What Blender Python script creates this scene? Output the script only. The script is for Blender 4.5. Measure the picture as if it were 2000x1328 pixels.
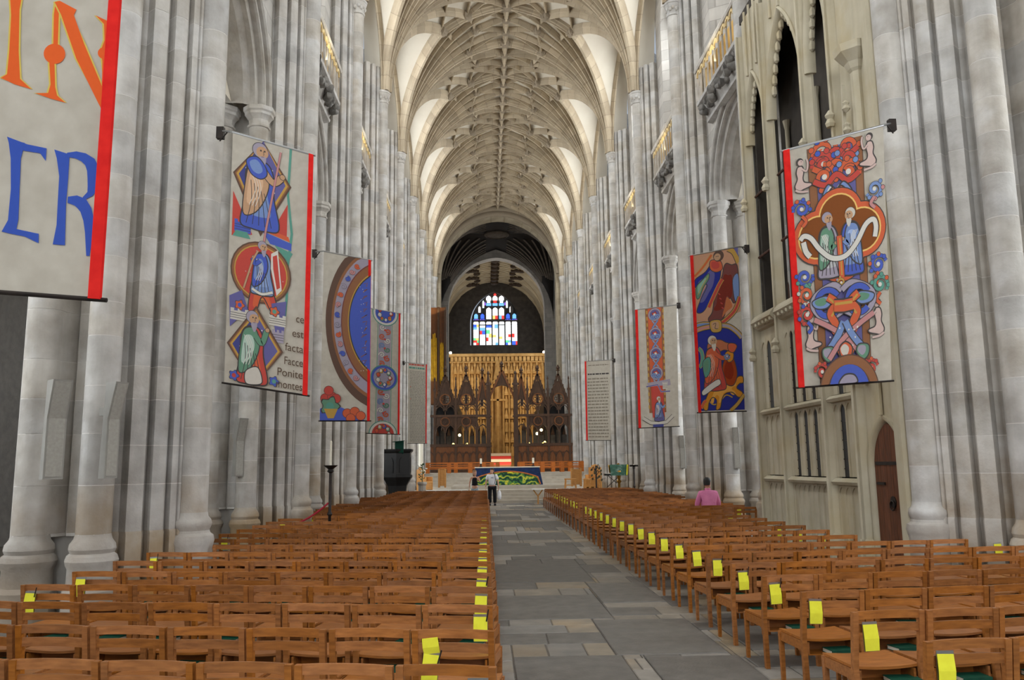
import bpy, math, random
from math import sin, cos, pi, sqrt, radians, atan2, hypot
from mathutils import Vector, Matrix
random.seed(11)
S = bpy.context.scene
COL = S.collection
for o in list(bpy.data.objects): bpy.data.objects.remove(o)
# ------------------------------------------------------------------ camera (world: nave axis x=0, looking +y, metres)
CAMP = Vector((-1.09, 0.0, 1.82))
cd = bpy.data.cameras.new('camera'); cam = bpy.data.objects.new('camera', cd); COL.objects.link(cam)
cr, cu, cf = Vector((.99943276, -.03128951, -.01245516)), Vector((.00758018, -.151343, .98845224)), Vector((.03281319, .98798596, .15101997))
cam.matrix_world = Matrix(((cr.x, cu.x, -cf.x, CAMP.x), (cr.y, cu.y, -cf.y, CAMP.y), (cr.z, cu.z, -cf.z, CAMP.z), (0, 0, 0, 1)))
cd.sensor_fit = 'HORIZONTAL'; cd.sensor_width = 36; cd.lens = 1597.24/2000*36; cd.clip_end = 400
S.camera = cam
# ------------------------------------------------------------------ world and exposure
w = bpy.data.worlds.new('overcast_sky'); S.world = w; w.use_nodes = True
w.node_tree.nodes['Background'].inputs[0].default_value = (.75, .85, 1, 1)
w.node_tree.nodes['Background'].inputs[1].default_value = 1.0
S.view_settings.view_transform = 'Standard'; S.view_settings.look = 'None'
S.view_settings.gamma = 1; S.view_settings.use_curve_mapping = False
S.view_settings.exposure = -0.86
# ------------------------------------------------------------------ daylight through the windows
PITCH = 6.5
def PY(k): return 11.5 + PITCH*k          # depth of pier k
def area(name, loc, direction, sx, sy, power, col=(1, 1, 1), spread=180):
    l = bpy.data.lights.new(name, 'AREA'); l.shape = 'RECTANGLE'; l.size = sx; l.size_y = sy
    l.energy = power; l.color = col; l.spread = radians(spread)
    o = bpy.data.objects.new(name, l); COL.objects.link(o); o.location = loc
    o.rotation_euler = Vector(direction).to_track_quat('-Z', 'Y').to_euler()
    return o
DAY = (.93, .97, 1.0)
area('west_window_daylight', (0, -16.3, 12), (0, 1, -.03), 9, 15, 5600, DAY)
for k in range(-3, 8):
    for s in (-1, 1):
        area('clerestory_daylight', (s*6.62, PY(k)+3.25, 17.2), (-s, 0, -.30), 2.5, 5.6, 900, DAY, 165)
for k in range(-3, 9):
    for s in (-1, 1):
        if s < 0 and k in (0, 1, 2): continue          # daylight left out of these bays to darken the near left aisle
        area('aisle_window_daylight', (s*13.0, PY(k)+3.25, 6.2), (-s, 0, 0), 3.2, 6, 800, DAY)
area('transept_daylight', (17, 70, 10), (-1, -.05, 0), 8, 12, 260, DAY)
area('transept_daylight', (-17, 70, 10), (1, -.05, 0), 8, 12, 260, DAY)
for k in range(3):
    for s in (-1, 1):
        area('choir_clerestory_daylight', (s*5.9, 79+k*5, 15.5), (-s, 0, -.1), 2, 3.5, 260, DAY)

# ------------------------------------------------------------------ mesh helper
class MB:
    def __init__(s): s.v = []; s.f = []; s.c = []; s.L = {}
    def add(s, pts, faces, col=None):
        b = len(s.v); s.v += [tuple(p) for p in pts]
        for f in faces: s.f.append(tuple(b+i for i in f)); s.c.append(col)
        return b
    def box(s, x0, x1, y0, y1, z0, z1, col=None):
        return s.add([(x0,y0,z0),(x1,y0,z0),(x1,y1,z0),(x0,y1,z0),(x0,y0,z1),(x1,y0,z1),(x1,y1,z1),(x0,y1,z1)],
            [(0,3,2,1),(4,5,6,7),(0,1,5,4),(1,2,6,5),(2,3,7,6),(3,0,4,7)], col)
    def beam(s, p0, p1, w, h, up=(0,0,1), col=None):
        p0, p1 = Vector(p0), Vector(p1); d = (p1-p0).normalized(); u = Vector(up)
        a = d.cross(u)
        if a.length < 1e-5: a = d.cross(Vector((0,1,0)))
        a.normalize(); b = a.cross(d)
        pts = [p+a*i*w/2+b*j*h/2 for p in (p0,p1) for i,j in ((-1,-1),(1,-1),(1,1),(-1,1))]
        s.add(pts, [(0,1,2,3),(7,6,5,4),(0,4,5,1),(1,5,6,2),(2,6,7,3),(3,7,4,0)], col)
    def loft(s, rings, closed=True, cap=True, col=None):
        n = len(rings[0]); b = len(s.v)
        for r in rings: s.v += [tuple(p) for p in r]
        m = n if closed else n-1
        for i in range(len(rings)-1):
            for j in range(m):
                k = (j+1) % n
                s.f.append((b+i*n+j, b+i*n+k, b+(i+1)*n+k, b+(i+1)*n+j)); s.c.append(col)
        if cap and closed:
            s.f.append(tuple(b+j for j in range(n))[::-1]); s.c.append(col)
            q = b+(len(rings)-1)*n; s.f.append(tuple(q+j for j in range(n))); s.c.append(col)
        return b
    def tube(s, path, r, n=8, cap=True, col=None):
        path = [Vector(p) for p in path]; rings = []; pu = None
        for i, p in enumerate(path):
            d = (path[min(i+1, len(path)-1)]-path[max(i-1, 0)]).normalized()
            if pu is None:
                pu = Vector((0,0,1)) if abs(d.z) < .9 else Vector((0,1,0))
            a = d.cross(pu).normalized(); b = a.cross(d); pu = b
            rr = r[i] if isinstance(r, (list, tuple)) else r
            rings.append([p+(a*cos(2*pi*j/n)+b*sin(2*pi*j/n))*rr for j in range(n)])
        s.loft(rings, True, cap, col)
    def lathe(s, prof, n=16, c=(0,0,0), a0=0, lobe=0, nl=6, cap=True, col=None, sx=1, sy=1):
        rings = [[(c[0]+sx*r*(1+lobe*cos(nl*(a0+2*pi*j/n)))*cos(a0+2*pi*j/n), c[1]+sy*r*(1+lobe*cos(nl*(a0+2*pi*j/n)))*sin(a0+2*pi*j/n), c[2]+z) for j in range(n)] for r, z in prof]
        s.loft(rings, True, cap, col)
    def extrude(s, poly, z0, z1, cap=True, col=None):      # poly in xy
        s.loft([[(x,y,z0) for x,y in poly], [(x,y,z1) for x,y in poly]], True, cap, col)
    def prism(s, poly, f0, f1, col=None):                  # poly of 2d points, f0/f1 map to 3d
        s.loft([[f0(p) for p in poly], [f1(p) for p in poly]], True, True, col)
    def sweep(s, path, sides, downs, prof, closed=True, cap=True, lens=None):
        rings = [[p+a*q[0]+d*q[1] for q in prof] for p, a, d in zip(path, sides, downs)]
        b = s.loft(rings, closed, cap)
        if lens:
            for i, l in enumerate(lens):
                for j in range(len(prof)): s.L[b+i*len(prof)+j] = l
    def mesh(s, name, mat=None, smooth=None):
        me = bpy.data.meshes.new(name); me.from_pydata(s.v, [], s.f)
        if any(c is not None for c in s.c):
            at = me.color_attributes.new('Col', 'FLOAT_COLOR', 'CORNER'); li = 0
            buf = []
            for f, c in zip(s.f, s.c):
                buf += list((*(c or (.5,.5,.5)), 1))*len(f)
            at.data.foreach_set('color', buf)
        if s.L:
            at = me.attributes.new('run', 'FLOAT', 'POINT')
            at.data.foreach_set('value', [s.L.get(i, 0.0) for i in range(len(s.v))])
        if mat: me.materials.append(mat)
        if smooth is not None:
            me.polygons.foreach_set('use_smooth', [True]*len(me.polygons)); me.set_sharp_from_angle(angle=radians(smooth))
        return me
    def build(s, name, mat=None, parent=None, loc=(0,0,0), smooth=None, rz=0, sc=None):
        return ob(name, s.mesh(name, mat, smooth), parent, loc, rz, sc)
def ob(name, me, parent=None, loc=(0,0,0), rz=0, sc=None):
    o = bpy.data.objects.new(name, me); COL.objects.link(o); o.location = loc
    if rz: o.rotation_euler = (0,0,rz)
    if sc: o.scale = sc
    if parent: o.parent = parent
    return o
def empty(name, loc=(0,0,0), rz=0, parent=None):
    o = ob(name, None, parent, loc, rz); o.empty_display_size = .2; return o
def tag(o, label=None, cat=None, group=None, kind=None):
    if label: o['label'] = label
    if cat: o['category'] = cat
    if group: o['group'] = group
    if kind: o['kind'] = kind
    return o
def copy_tree(o, parent=None):
    c = o.copy(); COL.objects.link(c); c.parent = parent
    for ch in o.children: copy_tree(ch, c)
    return c
ORD = ['first','second','third','fourth','fifth','sixth','seventh','eighth','ninth','tenth','eleventh','twelfth','thirteenth','fourteenth','fifteenth','sixteenth','seventeenth','eighteenth','nineteenth','twentieth','twenty-first','twenty-second','twenty-third','twenty-fourth','twenty-fifth','twenty-sixth','twenty-seventh','twenty-eighth','twenty-ninth','thirtieth','thirty-first','thirty-second','thirty-third','thirty-fourth','thirty-fifth','thirty-sixth']
# ------------------------------------------------------------------ materials
def srgb(r, g, b):
    f = lambda c: ((c/255+.055)/1.055)**2.4 if c/255 > .04045 else c/255/12.92
    return (f(r), f(g), f(b))
MATS = {}
def mat(name, base, base2=None, scale=3.0, rough=.8, rnd=0.0, metal=0.0, bump=0.0, emit=None, estr=0, grain=None, stain=None, joints=None, courses=None, detail=5, attr=None, trans=0, spec=.3, hue=0.0, patches=None, streak=0):
    if name in MATS: return MATS[name]
    m = bpy.data.materials.new(name); m.use_nodes = True; MATS[name] = m
    nt = m.node_tree; N = nt.nodes; Lk = nt.links.new
    p = N['Principled BSDF']; p.inputs['Roughness'].default_value = rough; p.inputs['Metallic'].default_value = metal
    p.inputs['Specular IOR Level'].default_value = spec
    def mix(a, b, fac, mode='MIX'):
        n = N.new('ShaderNodeMix'); n.data_type = 'RGBA'; n.blend_type = mode; n.clamp_factor = True
        for sock, val in ((n.inputs[6], a), (n.inputs[7], b)):
            if hasattr(val, 'links'): Lk(val, sock)
            else: sock.default_value = (*val, 1)
        if hasattr(fac, 'links'): Lk(fac, n.inputs[0])
        else: n.inputs[0].default_value = fac
        return n.outputs[2]
    def mth(op, a, b=None, c=None, clamp=False):
        n = N.new('ShaderNodeMath'); n.operation = op; n.use_clamp = clamp
        for i, val in enumerate((a, b, c)):
            if val is None: continue
            if hasattr(val, 'links'): Lk(val, n.inputs[i])
            else: n.inputs[i].default_value = val
        return n.outputs[0]
    tc = N.new('ShaderNodeTexCoord'); geo = N.new('ShaderNodeNewGeometry'); oi = N.new('ShaderNodeObjectInfo')
    vec = geo.outputs['Position']
    if grain:                                     # grain: local coordinates stretched along one axis, offset per object
        mp = N.new('ShaderNodeMapping'); mp.inputs['Scale'].default_value = grain
        Lk(tc.outputs['Object'], mp.inputs['Vector']); 
        cx = N.new('ShaderNodeCombineXYZ'); r9 = mth('MULTIPLY', oi.outputs['Random'], 37.0)
        for i in range(3): Lk(r9, cx.inputs[i])
        Lk(cx.outputs[0], mp.inputs['Location']); vec = mp.outputs[0]
    nz = N.new('ShaderNodeTexNoise'); nz.inputs['Scale'].default_value = scale; nz.inputs['Detail'].default_value = detail
    Lk(vec, nz.inputs['Vector'])
    col = base
    if attr:
        an = N.new('ShaderNodeAttribute'); an.attribute_name = 'Col'; col = an.outputs['Color']
        if base2: col = mix(col, base2, mth('MULTIPLY', mth('SUBTRACT', nz.outputs[0], .35, clamp=True), .5), 'MULTIPLY')
    elif base2:
        col = mix(base, base2, mth('MULTIPLY_ADD', nz.outputs[0], 2.4, -.7, clamp=True))
    if patches:                                   # large patches of another colour: worn stone, cloth pattern, far-chair darkening
        n2 = N.new('ShaderNodeTexNoise'); n2.inputs['Scale'].default_value = patches[1]; n2.inputs['Detail'].default_value = 6
        Lk(geo.outputs['Position'], n2.inputs['Vector'])
        col = mix(col, patches[0], mth('MULTIPLY', mth('MULTIPLY_ADD', n2.outputs[0], 5, -2.6, clamp=True), patches[2]))
    if streak:                                    # vertical weathering streaks
        mp = N.new('ShaderNodeMapping'); mp.inputs['Scale'].default_value = (5,5,.28); Lk(geo.outputs['Position'], mp.inputs['Vector'])
        n2 = N.new('ShaderNodeTexNoise'); n2.inputs['Scale'].default_value = 1.6; n2.inputs['Detail'].default_value = 7; Lk(mp.outputs[0], n2.inputs['Vector'])
        vv = mth('MULTIPLY_ADD', n2.outputs[0], streak, 1-streak*.5); cc = N.new('ShaderNodeCombineXYZ'); [Lk(vv, cc.inputs[i]) for i in range(3)]
        col = mix(col, cc.outputs[0], 1.0, 'MULTIPLY')
    if stain:                                     # damp stain creeping up from the floor: colour, height
        sx = N.new('ShaderNodeSeparateXYZ'); Lk(geo.outputs['Position'], sx.inputs[0])
        n2 = N.new('ShaderNodeTexNoise'); n2.inputs['Scale'].default_value = 1.3; n2.inputs['Detail'].default_value = 6
        Lk(geo.outputs['Position'], n2.inputs['Vector'])
        f = mth('SUBTRACT', mth('MULTIPLY', n2.outputs[0], 2*stain[1]), sx.outputs['Z'])
        col = mix(col, stain[0], mth('MULTIPLY', mth('MULTIPLY', f, .8, clamp=True), stain[2]))
    if joints:                                    # joints across a rib every joints[0] metres of its run
        an = N.new('ShaderNodeAttribute'); an.attribute_name = 'run'
        fr = mth('FRACT', mth('DIVIDE', an.outputs['Fac'], joints[0]))
        cell = N.new('ShaderNodeTexWhiteNoise'); cell.noise_dimensions = '1D'
        Lk(mth('ADD', mth('FLOOR', mth('DIVIDE', an.outputs['Fac'], joints[0])), mth('MULTIPLY', oi.outputs['Random'], 91)), cell.inputs['W'])
        vv = mth('MULTIPLY_ADD', cell.outputs['Value'], .26, .87)
        cc = N.new('ShaderNodeCombineXYZ'); [Lk(vv, cc.inputs[i]) for i in range(3)]
        col = mix(col, cc.outputs[0], 1.0, 'MULTIPLY')
        col = mix(col, joints[1], mth('MULTIPLY', mth('LESS_THAN', fr, .035), .7))
    if courses:                                   # far masonry: coursed blocks, (height, length, axis swizzle)
        sx = N.new('ShaderNodeSeparateXYZ'); Lk(geo.outputs['Position'], sx.inputs[0])
        cb = N.new('ShaderNodeCombineXYZ'); Lk(mth('ADD', sx.outputs['X'], sx.outputs['Y']), cb.inputs[0]); Lk(sx.outputs['Z'], cb.inputs[1])
        br = N.new('ShaderNodeTexBrick'); br.inputs['Scale'].default_value = 1; br.inputs['Row Height'].default_value = courses[0]; br.inputs['Brick Width'].default_value = courses[1]
        br.inputs['Mortar Size'].default_value = .012; br.inputs['Color1'].default_value = (.82,.82,.82,1); br.inputs['Color2'].default_value = (1.1,1.1,1.1,1); br.inputs['Mortar'].default_value = (*courses[2], 1)
        Lk(cb.outputs[0], br.inputs['Vector']); col = mix(col, br.outputs['Color'], 1.0, 'MULTIPLY')
    if rnd or hue:
        hs = N.new('ShaderNodeHueSaturation')
        if hasattr(col, 'links'): Lk(col, hs.inputs['Color'])
        else: hs.inputs['Color'].default_value = (*col, 1)
        Lk(mth('MULTIPLY_ADD', oi.outputs['Random'], 2*rnd, 1-rnd), hs.inputs['Value'])
        if hue:
            Lk(mth('MULTIPLY_ADD', mth('FRACT', mth('MULTIPLY', oi.outputs['Random'], 7.31)), 2*hue, 1-hue*.8), hs.inputs['Saturation'])
        col = hs.outputs[0]
    if hasattr(col, 'links'): Lk(col, p.inputs['Base Color'])
    else: p.inputs['Base Color'].default_value = (*col, 1)
    if bump:
        bp = N.new('ShaderNodeBump'); bp.inputs['Strength'].default_value = bump; bp.inputs['Distance'].default_value = .02
        n3 = N.new('ShaderNodeTexNoise'); n3.inputs['Scale'].default_value = scale*6; n3.inputs['Detail'].default_value = 4
        Lk(vec, n3.inputs['Vector']); Lk(n3.outputs[0], bp.inputs['Height']); Lk(bp.outputs[0], p.inputs['Normal'])
    if emit:
        p.inputs['Emission Color'].default_value = (*emit, 1); p.inputs['Emission Strength'].default_value = estr
    if trans:
        tr = N.new('ShaderNodeBsdfTranslucent'); ms = N.new('ShaderNodeMixShader'); ms.inputs[0].default_value = trans
        if hasattr(col, 'links'): Lk(col, tr.inputs[0])
        else: tr.inputs[0].default_value = (*col, 1)
        Lk(p.outputs[0], ms.inputs[1]); Lk(tr.outputs[0], ms.inputs[2]); Lk(ms.outputs[0], N['Material Output'].inputs[0])
    return m
STONE = mat('limestone', srgb(198,195,190), srgb(160,155,148), 2.4, .85, detail=9, rnd=.11, bump=.45, hue=.5, stain=(srgb(142,126,107), 1.75, .8), patches=(srgb(206,206,206), 2.2, .5), streak=.38)
STONEF = mat('limestone_far', srgb(190,186,180), srgb(170,166,160), 1.6, .85, rnd=.06, courses=(.42, .85, (.72,.71,.70)), streak=.25)
MORTAR = mat('lime_mortar', srgb(216,213,208), srgb(196,192,186), 4, .95)
WEB = mat('vault_plaster', srgb(214,207,192), srgb(200,191,175), .7, .9)
RIB = mat('rib_stone', srgb(184,170,147), srgb(164,149,126), 1.2, .85, joints=(.62, srgb(130,118,102)), rnd=.05)
CHAPEL = mat('cream_stone', srgb(192,184,163), srgb(174,165,143), 2.2, .85, rnd=.05, bump=.15, patches=(srgb(190,170,126), 1.1, .4), streak=.25)
CHWOOD = mat('oak_chair', srgb(164,104,52), srgb(126,76,34), 5, .42, rnd=.17, grain=(1.2,9,9), hue=.05, spec=.4)
CHFAR = mat('oak_chair_darkened_far', srgb(158,98,48), srgb(108,64,28), 3.2, .45, patches=(srgb(104,58,26), 2.6, .55))  # chair oak painted darker, dark patches giving the contrast of shaded gaps
SLAB = mat('paving_stone', srgb(138,130,119), srgb(116,110,102), 4.5, .6, rnd=.15, hue=.6, bump=.2, patches=(srgb(146,131,113), 1.6, .6))
SLATE = mat('ledger_slate', srgb(107,103,98), srgb(89,86,82), 6, .5, rnd=.12, bump=.15, patches=(srgb(96,94,92), 2.3, .5))
FLOOR = mat('paving_bed', srgb(112,105,96), srgb(90,86,82), 2.5, .7, courses=(.62, .95, (.6,.58,.55)))
SCREEN = mat('dark_oak', srgb(84,58,38), srgb(58,40,28), 3, .5, rnd=.1, grain=(6,6,1.2))
SCREENP = mat('oak_panel', srgb(128,78,40), srgb(100,60,30), 3, .5, rnd=.12, grain=(6,6,1.2))
BENCH = mat('light_oak', srgb(206,118,46), srgb(178,96,34), 4, .45, rnd=.1, grain=(1.2,9,9))
BLOND = mat('blond_oak', srgb(206,150,84), srgb(184,128,66), 4, .45, rnd=.1, grain=(1.2,9,9))
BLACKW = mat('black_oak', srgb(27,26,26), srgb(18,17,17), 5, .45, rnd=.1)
IRON = mat('iron', srgb(40,37,36), srgb(58,50,46), 9, .5, metal=.6)
STEEL = mat('steel', srgb(190,192,195), None, 5, .3, metal=1)
BRASS = mat('brass', srgb(170,130,58), srgb(130,96,40), 9, .35, metal=.9)
GILT = mat('gilt_pipe', srgb(226,178,46), srgb(190,140,30), 4, .4, metal=.5)
REDSTONE = mat('reredos_stone', srgb(206,170,112), srgb(176,138,84), 2.5, .8, rnd=.1)
DARKV = mat('dark_timber_vault', srgb(34,28,25), srgb(22,19,18), 2, .8)
PALERIB = mat('pale_painted_strip', srgb(110,100,90), srgb(84,77,70), 3, .8)
CHOIRV = mat('choir_vault_timber', srgb(186,172,146), srgb(160,146,120), 1, .85)
PRINT = mat('banner_print', (1,1,1), (.8,.78,.76), 30, .9, attr=True, trans=.25, spec=.05)
CLOTH = mat('banner_cloth', srgb(212,206,194), srgb(198,191,178), 8, .95, trans=.4, spec=.05)
REDS = mat('red_hem', srgb(232,50,44), srgb(214,40,38), 12, .85, trans=.2, spec=.05)
YELLOW = mat('yellow_paper', srgb(228,226,66), srgb(220,214,60), 20, .9, spec=.1)
GREENB = mat('green_book_cloth', srgb(20,80,60), srgb(14,62,47), 20, .55, rnd=.12)
PAGES = mat('page_edges', srgb(232,226,208), None, 5, .9)
GREYP = mat('grey_panel', srgb(152,150,144), srgb(142,140,135), 6, .7)
DOORW = mat('old_door_oak', srgb(112,66,42), srgb(76,46,30), 4, .6, grain=(8,8,1), rnd=.1)
DARK = mat('black_void_stone', srgb(78,72,66), srgb(56,52,48), 2, .9)  # dark tone carries the shade of the chapel interior
WINL = mat('leaded_daylight_glass', (.8,.85,.9), None, 3, .4, emit=(.93,.97,1), estr=3.0)
COLM = mat('painted', (1,1,1), None, 8, .7, attr=True, spec=.2)
# ================================================================== the nave: piers, arcade, upper walls
XF = 4.90                                     # face of the vault shafts
def arcp(cx, cy, r, a0, a1, n): return [(cx+r*cos(radians(a0+(a1-a0)*i/n)), cy+r*sin(radians(a0+(a1-a0)*i/n))) for i in range(n+1)]
def strip_mesh(name, prof, material, smooth=40):     # unit-height stone with the profile as its face (n, t)
    m = MB(); e = .010
    nb = sum(p[0] for p in prof)/len(prof)
    m.loft([[(x,y,0) for x,y in prof], [(x,y,1) for x,y in prof]], closed=True, cap=True)
    return m.mesh(name, material, smooth)
P_SHAFT = arcp(.21, 0, .21, 40, 320, 16)
DD, DW = (.735,-.679), (-.679,-.735)          # mouldings step back diagonally from the shaft to the arcade column
def dg(s_, h): return (.30+DD[0]*s_+DW[0]*h, -.20+DD[1]*s_+DW[1]*h)
P_MOULD = [(.42,-.05)] + [dg(a, b) for a, b in ((-.03,-.02),(0,.02),(.03,.025),(.045,.0),(.06,.03),(.145,.045),(.155,.0),(.165,-.075),(.205,-.08),(.215,.03),(.24,.06),(.33,.085),(.405,.06),(.415,-.02),(.425,-.10),(.475,-.105),(.485,.02),(.505,.05),(.60,.06),(.70,.05),(.71,.0),(.725,-.12),(.80,-.14),(.86,-.10))] + [(1.0,-.40),(.8,-.2)]
P_COL1 = arcp(1.08,-.92,.205, 80, 335, 14) + [(1.30,-.72),(1.1,-.5)]
P_COL2 = [(1.26,-.56),(1.31,-.70),(1.36,-.74),(1.50,-.74),(1.55,-.66)] + arcp(1.85,-.92,.22, 165, 395, 12) + [(2.2,-.6)]
ME_S = {nm: strip_mesh(nm, pr, STONE) for nm, pr in (('shaft_drum', P_SHAFT), ('moulded_block', P_MOULD), ('column_drum', P_COL1), ('aisle_column_block', P_COL2))}
def courses(z0, z1, rng):
    zs = [z0]
    while zs[-1] < z1-.35: zs.append(zs[-1]+rng.choice((.44,.5,.56,.6,.64)))
    zs[-1] = z1; return zs
# bases and capitals (shared)
m = MB(); m.lathe([(.285,0),(.285,.74),(.30,.80),(.315,.86),(.30,.93),(.255,.965),(.245,1.0),(.265,1.05),(.275,1.09),(.26,1.14),(.225,1.18),(.213,1.24)], 16, (.21,0,0)); ME_BASE_S = m.mesh('shaft_base', STONE, 35)
bpf = [(.32,0),(.32,.36),(.28,.42),(.275,.62),(.295,.66),(.31,.72),(.29,.78),(.255,.81),(.275,.86),(.265,.92),(.222,.98),(.207,1.04)]
m = MB(); m.lathe(bpf, 12, (1.08,-.92,0), a0=pi/12); ME_BASE_C1 = m.mesh('column_base', STONE, 30)
m = MB(); m.lathe([(r*1.06,z) for r,z in bpf], 12, (1.85,-.92,0), a0=pi/12); ME_BASE_C2 = m.mesh('column_base', STONE, 30)
m = MB()
for g, z0, z1 in ((.05,0,.42),(.025,.42,1.04)): m.loft([[(x+DW[0]*g, y+DW[1]*g, z) for x,y in P_MOULD] for z in (z0, z1-.03)]+[[(x+DW[0]*g*.3, y+DW[1]*g*.3, z1) for x,y in P_MOULD]], True, True)
ME_BASE_M = m.mesh('moulded_base', STONE, 40)
capp = [(.205,9.10),(.24,9.12),(.245,9.16),(.21,9.19),(.22,9.28),(.275,9.36),(.305,9.38),(.305,9.44),(.34,9.47),(.34,9.56)]
m = MB(); m.lathe(capp, 8, (1.08,-.92,0), a0=pi/8); ME_CAP1 = m.mesh('column_capital', STONE, 25)
m = MB(); m.lathe([(r*1.06,z) for r,z in capp], 8, (1.85,-.92,0), a0=pi/8); ME_CAP2 = m.mesh('column_capital', STONE, 25)
ZS = 16.62                                   # vault springing
m = MB(); m.lathe([(.212,16.1),(.24,16.12),(.24,16.16),(.215,16.18),(.225,16.26),(.26,16.38),(.285,16.46),(.285,16.50),(.305,16.52),(.305,16.58),(.27,16.62)], 24, (.21,0,0), lobe=.035, nl=8); ME_VCAP = m.mesh('carved_capital', STONE, 35)
m = MB(); m.lathe([(.02,0),(.06,.02),(.07,.06),(.03,.10),(.0,.11)], 6); ME_LEAF = m.mesh('carved_leaf', STONE, 60)
# core of a pier (mortar colour shows in the joints), and its far side
core = MB()
half = [(.30,0),(.40,-.16),(.95,-.62),(1.1,-.66),(1.5,-.62),(2.12,-.62),(2.2,-.35)]
full = half + [(2.5,-.2),(2.5,.2)] + [(x,-y) for x,y in half[::-1][:-1]]
core.loft([[(x,y,z) for x,y in full] for z in (0,17.6)])
core.loft([[(.21+(x-.21)*.985,y*.985,z) for x,y in P_SHAFT] for z in (1.2,16.1)])
core.loft([[(1.08+(x-1.08)*.985,-.92+(y+.92)*.985,z) for x,y in P_COL1] for z in (1.0,9.1)])
core.loft([[(x+.004,y*.994,z) for x,y in P_COL2] for z in (1.0,9.1)])
core.loft([[(x+.003,y+.003,z) for x,y in P_MOULD] for z in (1.0,17.6)])
ME_CORE = core.mesh('pier_core', MORTAR)
east = MB(); east.loft([[(x,-y,z) for x,y in P_MOULD] for z in (0,17.6)][::-1]); ME_E1 = east.mesh('far_moulding', STONEF, 40)
east = MB(); east.lathe([(.205,0),(.205,9.1)], 12, (1.08,.92,0)); ME_E2 = east.mesh('far_column', STONEF, 40)
east = MB(); east.lathe([(.22,0),(.22,9.1)], 12, (1.85,.92,0)); ME_E3 = east.mesh('far_column', STONEF, 40)
m = MB(); m.lathe([(r,z) for r,z in capp], 8, (1.08,.92,0), a0=pi/8); ME_ECAP1 = m.mesh('column_capital', STONE, 25)
m = MB(); m.lathe([(r*1.06,z) for r,z in capp], 8, (1.85,.92,0), a0=pi/8); ME_ECAP2 = m.mesh('column_capital', STONE, 25)
def pier(k, s):
    rng = random.Random(k*7+s)
    r = empty('stone_pier', (s*XF, PY(k), 0)); r.scale = (s,1,1)
    side = 'left' if s < 0 else 'right'
    n = k if k >= 0 else 0
    tag(r, f'{ORD[n]} clustered stone pier from the camera on the {side} of the nave' if k >= 0 else f'{ORD[-k-1]} clustered stone pier going back from the camera on the {side}', 'pier', 'nave piers')
    ob('pier_core', ME_CORE, r); ob('far_moulding', ME_E1, r); ob('far_column', ME_E2, r); ob('far_column', ME_E3, r); ob('column_capital', ME_ECAP1, r); ob('column_capital', ME_ECAP2, r)
    ob('shaft_base', ME_BASE_S, r); ob('column_base', ME_BASE_C1, r); ob('column_base', ME_BASE_C2, r); ob('moulded_base', ME_BASE_M, r)
    ob('column_capital', ME_CAP1, r); ob('column_capital', ME_CAP2, r)
    vc = ob('carved_capital', ME_VCAP, r)
    if k < 6:
        for j in range(9):
            a = pi*.45+1.1*pi*j/8
            lf = ob('carved_leaf', ME_LEAF, vc, (.21+.235*cos(a), .235*sin(a), 16.24+.06*(j%2)), rz=a); lf.scale = (.7,.8,1.4)
    if k < 0: 
        for nm, z0, z1 in (('shaft_drum',1.24,16.1),('moulded_block',1.04,17.6),('column_drum',1.04,9.1),('aisle_column_block',1.04,9.1)):
            ob(nm, ME_S[nm], r, (0,0,z0), sc=(1,1,z1-z0))
        return r
    for nm, z0, z1 in (('shaft_drum',1.24,16.1),('moulded_block',1.04,17.6),('column_drum',1.04,9.1),('aisle_column_block',1.04,9.1)):
        zs = courses(z0, z1, rng)
        for a, b in zip(zs[:-1], zs[1:]): ob(nm, ME_S[nm], r, (0,0,a), sc=(1,1,b-a-.011))
    return r
for k in range(-3, 9):
    for s in (-1, 1): pier(k, s)
# ---- arcade arches, balconies, clerestory: one bay, shared
def arch_pts(w, rise, n=10, zs=0.0, c=0.0):      # pointed arch from (c-w,zs) over the apex to (c+w,zs)
    R = (w*w+rise*rise)/(2*w); a1 = atan2(rise, w-(w-R)) if R != w else pi/2
    a1 = math.asin(min(1, rise/R)); L = []
    for i in range(n+1):
        a = a1*i/n; L.append((c-w+R-R*cos(a), zs+R*sin(a)))
    return L + [(2*c-y, z) for y, z in L[::-1][1:]]
def arch_fill(m, ring, top, f0, f1):           # solid between an arch line and a top line, in thin strips
    for (a,b),(c,d) in zip(ring[:-1], ring[1:]):
        if abs(c-a) > 1e-5: m.loft([[f(a,b),f(c,d),f(c,top(c)),f(a,top(a))] for f in (f0,f1)])
HB = PITCH/2
orders = [(.46,.93),(.46,.88),(.43,.84),(.38,.84),(.35,.88),(.355,.96),(.31,.97),(.29,.94),(.25,.95),(.23,1.0),(.24,1.10),(.19,1.12),(.15,1.10),(.11,1.13),(.12,1.24),(.08,1.28),(.02,1.36),(0,1.55),(0,1.80),(.06,1.90),(.10,2.0),(.16,2.1),(.2,2.3)]
m = MB(); rings = []
for e, n in orders: rings.append([(n, y, z) for y, z in arch_pts(2.02+e, 2.12+e*1.06, 12, 9.58)])
for i in range(len(rings)-1):
    b = len(m.v); q = len(rings[i]); m.v += rings[i]+rings[i+1]
    for j in range(q-1): m.f.append((b+j, b+j+1, b+q+j+1, b+q+j)); m.c.append(None)
ME_ARCH = m.mesh('arcade_arch', STONE, 35)
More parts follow.
